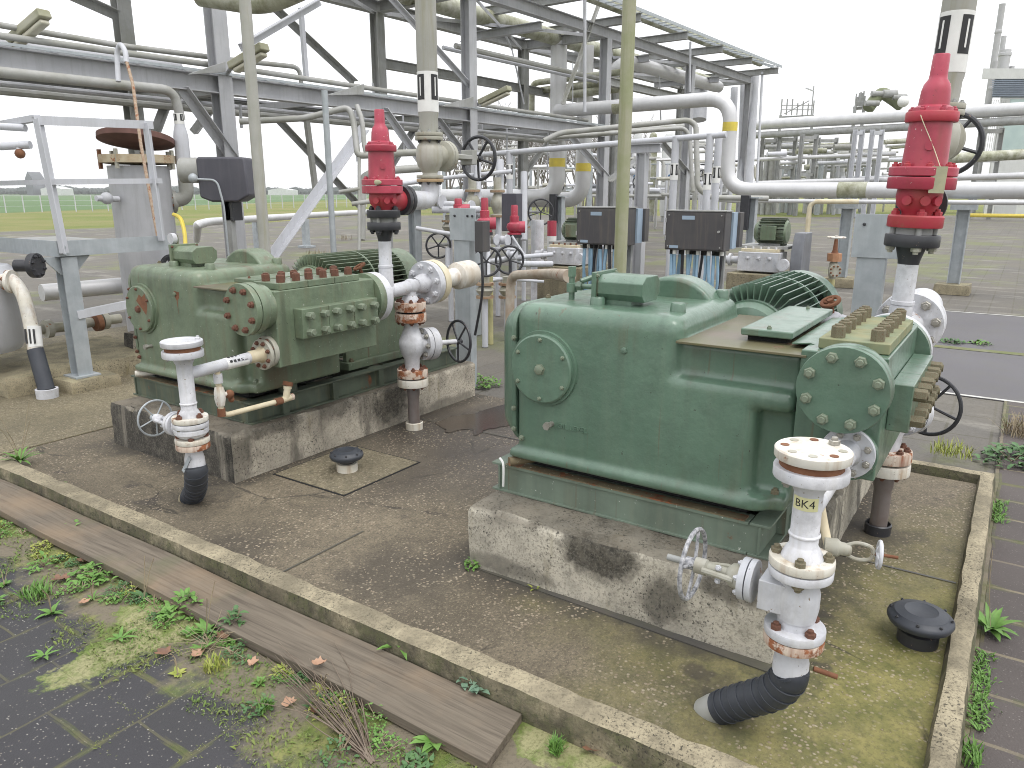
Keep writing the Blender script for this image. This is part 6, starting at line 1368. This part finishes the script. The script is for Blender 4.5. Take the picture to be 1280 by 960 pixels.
# far horizon: tree line, low sheds, a wire fence
m = MB()
for i in range(900):
    px = -250 + i * 1.15 + rnd.uniform(-2, 2); d = 520 + rnd.random() * 160; q = PD(px, 240, d); h = 3 + 5 * abs(mnoise.noise(V((px * .02, 3, 0)))) + rnd.random() * 2
    m.ball((q.x, q.y, h * .45), h * .55, 6, 4, (1.2, 1.2, 1))
kind(m.build('far_treeline', M('far_wood', (.075, .09, .085), (.06, .075, .07), .05, .9, bump=0), None, ang=0), 'stuff')
for i, (px, w_, h_, lab) in enumerate(((64, 26, 5, 'long pale distant shed on the horizon at left'), (38, 9, 13, 'distant grey block on the horizon at the left edge'), (350, 30, 4, 'low distant shed on the horizon behind the rack'))):
    q = PD(px, 240, 430); t = tag(MB().prism([V((q.x, q.y, GZ)) + rt * (w_ * .23 * s) + ZA * z for s, z in ((-1, 0), (1, 0), (1, h_ * .7), (0, h_), (-1, h_ * .7))], fh * 12).build('distant_shed', CLADW if i != 1 else GREY, None, (q.x, q.y, GZ)), lab, 'building')
fa, fb = PZ(-40, 266, 0), PZ(470, 258, 0); t = thing('wire_fence', 'low wire fence with thin posts along the field edge', 'fence', (fa.x, fa.y, GZ))
for k in range(31):
    q = fa.lerp(fb, k / 30); MB().bar((q.x, q.y, GZ), (q.x, q.y, 1.45), .07).build('fence_post', STEELL, t)
for z in (.5, .95, 1.4): MB().bar(V((fa.x, fa.y, z)), V((fb.x, fb.y, z)), .02).build('wire', STEELL, t)
# ------------------------------------------------------------------ weeds, leaves, twigs
def leaf(mb, p, d, L, w, droop, upv=ZA, n=4, fold=.25):
    d = V(d).normalized(); s = d.cross(upv).normalized(); u = s.cross(d).normalized(); b = len(mb.v)
    for i in range(n + 1):
        t = i / n; c = V(p) + d * (L * t) + u * (L * (.35 * t - droop * t * t)); hw = w * (math.sin(math.pi * min(1, .12 + .88 * t) ** .8) * .5 + .04) * (1 if t < 1 else .15)
        mb.v += [c - s * hw + u * hw * fold, c - u * 0, c + s * hw + u * hw * fold]
    for i in range(n):
        q = b + i * 3; mb.f += [(q, q + 1, q + 4, q + 3), (q + 1, q + 2, q + 5, q + 4)]
def rosette(label, px, py, z, n, L, w, mat, seed, stalks=0, droop=.55, el=.5, cat='weed', name='weed', pt=None):
    r = random.Random(seed); p = V(pt) if pt else PZ(px, py, z); m = MB()
    for i in range(n):
        a = 2 * math.pi * i / n + r.uniform(-.4, .4); e = r.uniform(.08, el)
        leaf(m, p + V((math.cos(a), math.sin(a), 0)) * .006, V((math.cos(a), math.sin(a), e)), L * r.uniform(.6, 1.1), w * r.uniform(.7, 1.1), droop * r.uniform(.5, 1.1))
    t = thing(name, label, cat, p); m.build('leaves', mat, t, ang=60)
    for i in range(stalks):
        a = r.uniform(0, 6.28); h = L * r.uniform(1.3, 2.6); e = p + V((math.cos(a) * h * .35, math.sin(a) * h * .35, h))
        MB().tube(catmull([p, p.lerp(e, .5) + V((.01, .01, .02)), e], 4), .0016, 5).build('stalk', STRAW, t)
    return t
def tuft(label, px, py, z, n, L, mat, seed, spread=.05, pt=None):
    r = random.Random(seed); p = V(pt) if pt else PZ(px, py, z); m = MB()
    for i in range(n):
        a = r.uniform(0, 6.28); q = p + V((r.uniform(-1, 1), r.uniform(-1, 1), 0)) * spread
        leaf(m, q, V((math.cos(a) * .6, math.sin(a) * .6, r.uniform(.5, 1.4))), L * r.uniform(.5, 1.1), .006, r.uniform(.1, .5), n=3)
    t = tag(m.build('grass_tuft', mat, None, p, ang=60), label, 'grass'); return t
def bush(label, px, py, z, n, R, L, mat, seed, hgt=.6, pt=None):
    r = random.Random(seed); p = V(pt) if pt else PZ(px, py, z); m = MB(); st = MB()
    for i in range(n):
        a = r.uniform(0, 6.28); rr = R * math.sqrt(r.random()); h = R * hgt * r.random() * (1.1 - rr / R) + .005
        q = p + V((math.cos(a) * rr, math.sin(a) * rr, h)); b = r.uniform(0, 6.28)
        leaf(m, q, V((math.cos(b), math.sin(b), r.uniform(-.2, .8))), L * r.uniform(.6, 1.2), L * r.uniform(.35, .6), .5, n=3)
    for i in range(7):
        a = r.uniform(0, 6.28); st.tube([p, p + V((math.cos(a) * R * .6, math.sin(a) * R * .6, R * hgt * .7))], .0018, 4)
    t = thing('weed', label, 'weed', p); m.build('leaves', mat, t, ang=60); st.build('stems', STRAW, t); return t
g = GZ + .004
rosette('large light green rosette weed beside the right kerb', 1238, 787, GZ + .01, 20, .125, .030, LEAF, 1, 1, el=.8)
rosette('fresh rosette weed just below the near end of the board', 545, 928, g, 16, .085, .032, LEAF, 2)
rosette('weed with tall dry stalks on the kerb at the left picture edge', 25, 577, .03, 18, .15, .022, LEAF, 3, 5, el=.9)
bush('blue-green leafy weed in the gap between board and kerb, near its right end', 596, 855, g + .04, 55, .06, .04, LEAFB, 4, .7)
rosette('yellow-green weed in the gap between board and kerb, above the board middle', 500, 808, g + .05, 11, .085, .025, LEAF, 5, el=.9)
bush('small weed at the left foot of the nearer plinth', 590, 708, .0, 40, .045, .03, LEAF, 6, .9)
rosette('tiny yellowish weed at the nearer plinth base', 668, 736, .0, 9, .03, .012, LEAFY, 7, el=1)
bush('small dark weed in the gap under the kerb, left part', 300, 712, g + .04, 30, .045, .028, LEAFD, 8, .5)
bush('tiny weed in the gap under the kerb, far left', 75, 610, g + .04, 26, .05, .03, LEAF, 9, .6)
bush('tiny weed in the gap under the kerb, left of the middle', 118, 632, g + .04, 26, .04, .026, LEAFB, 10, .6)
bush('spreading weed patch in front of the board, left end', 95, 665, g, 90, .13, .035, LEAF, 11, .35)
bush('bright weed patch in front of the board beside the mossy tiles', 130, 715, g, 120, .14, .04, LEAF, 12, .3)
bush('tall bushy weed in front of the board above the dry leaves', 232, 765, g, 120, .09, .04, LEAF, 13, 1.1)
rosette('star-shaped weed beside the bushy weed, before the board', 258, 790, g, 14, .09, .022, LEAF, 14, 2, el=.8)
bush('upright dark weed on a stalk before the board middle', 296, 785, g, 60, .05, .035, LEAFD, 15, 2.2)
bush('small weed at the board edge right of the upright one', 318, 800, g, 50, .06, .03, LEAFD, 16, .7)
tuft('grass tuft on the dirt right of the wooden board end', 695, 940, g, 70, .06, LEAF, 17, .02)
tuft('thin grass tuft on the paving at the left picture edge', 45, 745, g, 90, .07, LEAF, 18, .05)
tuft('small grass tuft among dry leaves below the board', 268, 835, g, 60, .05, LEAFY, 19, .04)
tuft('short grass tuft by the dry twig bundle', 330, 885, g, 50, .05, LEAF, 20, .03)
rosette('flat light weed growing on the mossy tile at lower left', 150, 798, g, 10, .07, .015, LEAF, 21, 0, .4, .3)
rosette('small flat weed on the tile joint at lower left', 55, 820, g, 10, .06, .012, LEAF, 22, 0, .4, .3)
rosette('tiny bright weed under the dry twigs', 432, 912, g, 7, .045, .02, LEAFY, 23, 0, .4, .4)
bush('big dark green shrub-like weed at the far right kerb corner', 1265, 577, GZ, 160, .22, .06, LEAFD, 24, .6)
bush('weed clump behind the farther plinth end', 605, 482, GZ, 110, .16, .05, LEAF, 25, .8)
tuft('grass along the far kerb behind the right discharge pipe', 1190, 566, .0, 120, .10, LEAFY, 26, .12)
tuft('straw-coloured grass at the right picture edge', 1275, 545, GZ, 120, .2, STRAW, 27, .1)
tuft('grass growing along the outer side of the right kerb, bottom corner', 1203, 945, GZ + .01, 110, .07, LEAF, 28, .05)
tuft('grass tuft on the yard by the farther motor', 430, 300, GZ, 80, .3, STRAW, 29, .3)
tuft('grass tuft behind the farther pump hump', 395, 320, GZ, 80, .25, STRAW, 30, .3)
bush('low green growth on the road seam at right', 1190, 428, GZ, 80, .14, .05, LEAFD, 31, .25)
bush('second low green growth on the road seam', 1225, 430, GZ, 60, .12, .05, LEAF, 32, .25)
# loose ground cover and moss clumps between tiles and board
r = random.Random(5); m = MB()
for i in range(34000):
    x = r.gauss(1.38, .17); y = r.uniform(1.15, 5.3)
    if x > 1.60 or x < .85: continue
    if mnoise.noise(V((x * 4.2, y * 4.2, 1.3))) + .3 * mnoise.noise(V((x * 13, y * 13, 5))) < .02 + max(0, 1.32 - x) * 1.0 - max(0, x - 1.42) * 1.2: continue
    a = r.uniform(0, 6.28); big_ = r.random() < .10; L = r.uniform(.013, .024) if big_ else r.uniform(.004, .013)
    leaf(m, (x, y, GZ + .001), V((math.cos(a), math.sin(a), r.uniform(.2, 1.2))), L, L * r.uniform(.25, .45), .4, n=2 if big_ else 1)
kind(m.build('ground_cover', M('moss_leaves', (.10, .165, .03), (.17, .20, .05), 3, .7, bump=0), None, ang=0), 'stuff')
for i in range(30):
    x = min(1.57, r.gauss(1.45, .12)); y = r.uniform(1.3, 5.0); k = i % 3
    f_ = (rosette('small weed among the moss between the paving tiles and the wooden board', 0, 0, 0, r.randint(7, 14), r.uniform(.03, .075), r.uniform(.010, .02), (LEAF, LEAFD, LEAFY)[i % 3 if i % 5 == 0 else 0], 100 + i, r.choice((0, 0, 2, 3)), el=.9, pt=(x, y, GZ)) if k else
          bush('small weed among the moss between the paving tiles and the wooden board', 0, 0, 0, r.randint(25, 60), r.uniform(.03, .07), r.uniform(.018, .03), (LEAF, LEAFD)[i % 2], 200 + i, r.uniform(.4, 1.1), pt=(x, y, GZ)))
    f_['group'] = 'small weeds before the board'
for i in range(40):
    y = r.uniform(1.25, 5.0); f_ = bush('fine-leaved weed growing along the front edge of the wooden board', 0, 0, 0, r.randint(50, 120), r.uniform(.03, .075), r.uniform(.010, .019), (LEAF, LEAFD, LEAF, LEAFY)[i % 4], 300 + i, r.uniform(.3, .9), pt=(1.575 - abs(r.gauss(0, .05)), y, GZ)); f_['group'] = 'fine weeds along the board'
m = MB()
for i in range(5000):
    k = r.randint(0, 14); y = .195 - .6 + k * .3 + r.gauss(0, .007); x = r.uniform(.3, 1.6)
    if r.random() < .4: x = .07 + (.15 if k % 2 else 0) + .3 * r.randint(1, 4) + r.gauss(0, .006); y += r.uniform(0, .3)
    if mnoise.noise(V((x * 3.1, y * 3.1, 7.3))) < .08: continue
    a = r.uniform(0, 6.28); leaf(m, (x, y, GZ + .001), V((math.cos(a), math.sin(a), r.uniform(.3, 1.2))), r.uniform(.003, .009), r.uniform(.002, .004), .4, n=1)
kind(m.build('joint_moss', LEAFY, None, ang=0), 'stuff')
m = MB()
for i in range(2600):
    x = r.uniform(2.0, 5.1); y = r.gauss(-.085, .022)
    if y > -.062 or mnoise.noise(V((x * 2.6, 2, 7.3))) < .12: continue
    a = r.uniform(0, 6.28); leaf(m, (x, y, GZ + .006), V((math.cos(a), math.sin(a), r.uniform(.3, 1.4))), r.uniform(.01, .04), r.uniform(.004, .009), .4, n=2)
kind(m.build('kerb_grass', LEAF, None, ang=0), 'stuff')
# grit on the slab
m = MB()
for i in range(2600):
    x, y = r.uniform(1.97, 5.0), r.uniform(.06, 5.3)
    if 2.5 < x < 5.02 and (.5 < y < 2 or 3.7 < y < 5.1): continue
    if mnoise.noise(V((x * 1.4, y * 1.4, 2))) < -.05: continue
    s = r.uniform(.0015, .0042); m.ball((x, y, s * .4), s, 5, 3, (1, r.uniform(.6, 1), .7))
kind(m.build('grit', M('pale_grit', (.38, .32, .24), (.25, .2, .14), 40, .8, bump=0), None, ang=0), 'stuff')
# dead leaves
def dead_leaf(label, px, py, z, L, seed, mat=None):
    q = random.Random(seed); p = PZ(px, py, z); m = MB(); a0 = q.uniform(0, 6.28); n = 9; cu = q.uniform(.3, .9)
    pts = []
    for k in range(22):
        a = 2 * math.pi * k / 22; rr = L * (.62 + .38 * abs(math.sin(a * 2.5 + q.random()))) * (1 if math.cos(a) > -.6 else .75); x, y = rr * math.cos(a), rr * .7 * math.sin(a)
        pts.append(p + V((x * math.cos(a0) - y * math.sin(a0), x * math.sin(a0) + y * math.cos(a0), .006 + cu * (x * x + y * y * 2) / L * .6 + q.uniform(0, .006))))
    m.v = [p + ZA * .004] + pts; m.f = [(0, k + 1, (k + 1) % 22 + 1) for k in range(22)]
    tag(m.build('dead_leaf', mat or DEAD, None, p, ang=70), label, 'leaf')
PALE = leaf_mat('pale_dead_leaf', (.42, .26, .17), (.33, .19, .12))
for i, (px, py, z, L, mt, lab) in enumerate(((400, 832, g + .05, .035, PALE, 'pale curled dead leaf leaning on the board edge'), (207, 818, g, .04, DEAD, 'brown dead leaf, left one of the pair below the bushy weed'), (248, 818, g, .038, PALE, 'pale brown dead leaf, right one of the pair below the bushy weed'),
    (316, 832, g, .03, PALE, 'flat orange dead leaf on the dirt before the board'), (78, 726, g, .045, DEAD, 'flat brown dead leaf on the tile at left'), (105, 703, g, .04, DEAD, 'curled dead leaf among the left weed patch'), (105, 755, g, .03, PALE, 'small pale dead leaf beside the left tile moss'),
    (743, 938, g, .045, DEAD, 'dark dead leaf beside the grass tuft right of the board'), (362, 880, g, .035, PALE, 'dead leaf under the dry twigs, left side'), (430, 850, g, .035, DEAD, 'dead leaf at the board edge above the twigs'), (420, 865, g, .03, DEAD, 'second dead leaf at the board edge above the twigs'), (280, 798, g, .045, DEAD, 'curled dark dead leaf under the upright weed'), (395, 890, g, .03, DEAD, 'dead leaf under the dry twigs, right side'), (332, 733, g + .05, .02, PALE, 'small orange dead leaf in the gap between board and kerb'))):
    dead_leaf(lab, px, py, z, L, 40 + i, mt)
# twig bundle
b0 = PZ(462, 950, g); m = MB(); q = random.Random(3)
t = thing('twig_bundle', 'bundle of thin dead twigs fanning out below the board', 'twigs', b0)
for i in range(46):
    e = PZ(q.uniform(310, 440), q.uniform(800, 880), GZ + q.uniform(.005, .09)); mid = b0.lerp(e, .5) + V((q.uniform(-.03, .03), q.uniform(-.03, .03), q.uniform(.0, .03)))
    MB().tube(catmull([b0 + V((q.uniform(-.01, .01), q.uniform(-.02, .02), 0)), mid, e], 4), [.0028 - .002 * k / 8 for k in range(9)], 5).build('twig', TWIG, t)
b0 = PZ(262, 812, g); t = thing('twig_tangle', 'tangle of pale dry stalks lying below the bushy weed', 'twigs', b0)
for i in range(26):
    a = q.uniform(0, 6.28); L = q.uniform(.06, .22); e = b0 + V((math.cos(a) * L, math.sin(a) * L, q.uniform(0, .06)))
    MB().tube(catmull([b0 + V((q.uniform(-.03, .03), q.uniform(-.03, .03), .004)), b0.lerp(e, .5) + ZA * q.uniform(.005, .03), e], 4), .0011, 4).build('stalk', STRAW, t)
# ------------------------------------------------------------------ camera, sky, sun
cd = bpy.data.cameras.new('camera'); cam = bpy.data.objects.new('camera', cd); C.objects.link(cam)
cd.sensor_fit = 'HORIZONTAL'; cd.sensor_width = 36; cd.lens = F / 1280 * 36; cd.clip_start = .02; cd.clip_end = 5000
m = Matrix((rt, up, -fw)).transposed().to_4x4(); m.translation = CAM; cam.matrix_world = m
bpy.context.scene.camera = cam
sc = bpy.context.scene
w = bpy.data.worlds.new('World'); sc.world = w; w.use_nodes = True
nt = w.node_tree; bg = nt.nodes['Background']
el, az = rad(64), math.atan2(-.85, -.25)          # soft light from behind and to the right of the camera
sky = nt.nodes.new('ShaderNodeTexSky'); sky.sky_type = 'NISHITA'; sky.sun_disc = False; sky.sun_elevation = el
sky.sun_rotation = math.pi / 2 - az; sky.air_density = 1.2; sky.dust_density = 3
mx = nt.nodes.new('ShaderNodeMix'); mx.data_type = 'RGBA'; mx.inputs[0].default_value = .88      # a closed cloud layer over the sky
nt.links.new(sky.outputs[0], mx.inputs[6])
tc = nt.nodes.new('ShaderNodeTexCoord'); sx = nt.nodes.new('ShaderNodeSeparateXYZ'); nt.links.new(tc.outputs['Generated'], sx.inputs[0])
mr = nt.nodes.new('ShaderNodeMapRange'); nt.links.new(sx.outputs[2], mr.inputs['Value'])          # overcast sky: the zenith is brighter than the horizon
cl = nt.nodes.new('ShaderNodeMix'); cl.data_type = 'RGBA'; nt.links.new(mr.outputs[0], cl.inputs[0])
cl.inputs[6].default_value = (13.2, 13.3, 13.5, 1); cl.inputs[7].default_value = (21, 21.2, 21.6, 1)
nt.links.new(cl.outputs[2], mx.inputs[7])
nt.links.new(mx.outputs[2], bg.inputs['Color']); bg.inputs['Strength'].default_value = .1
sd = bpy.data.lights.new('sun', 'SUN'); sd.energy = 1.5; sd.angle = rad(28); sd.color = (1, .97, .93)
so = bpy.data.objects.new('sun', sd); C.objects.link(so)
dv = V((math.cos(az) * math.cos(el), math.sin(az) * math.cos(el), math.sin(el)))
so.rotation_mode = 'QUATERNION'; so.rotation_quaternion = ZA.rotation_difference(dv); so.location = (0, 0, 20)
sc.view_settings.view_transform = 'Standard'; sc.view_settings.look = 'None'; sc.view_settings.gamma = 1; sc.view_settings.exposure = 0
sc.view_settings.use_curve_mapping = False
sc.cycles.pixel_filter_type = 'BLACKMAN_HARRIS'; sc.cycles.filter_width = 1.0
# ------------------------------------------------------------------ the hazy air
hz = MB().box((-260, -160, GZ - 1.2), (900, 900, 60)).build('haze', None, None, ang=0) if False else None
me = bpy.data.meshes.new('haze'); bx = MB().box((-400, -200, GZ - 1.3), (900, 1000, 45)); me.from_pydata([tuple(v) for v in bx.v], [], bx.f)
ho = bpy.data.objects.new('haze', me); C.objects.link(ho); ho['kind'] = 'stuff'
hm = bpy.data.materials.new('haze'); hm.use_nodes = True; t_ = hm.node_tree; t_.nodes.clear()
out = t_.nodes.new('ShaderNodeOutputMaterial'); pv = t_.nodes.new('ShaderNodeVolumePrincipled'); pv.inputs['Color'].default_value = (.98, .985, .99, 1); pv.inputs['Density'].default_value = .00045
t_.links.new(pv.outputs[0], out.inputs['Volume']); me.materials.append(hm)
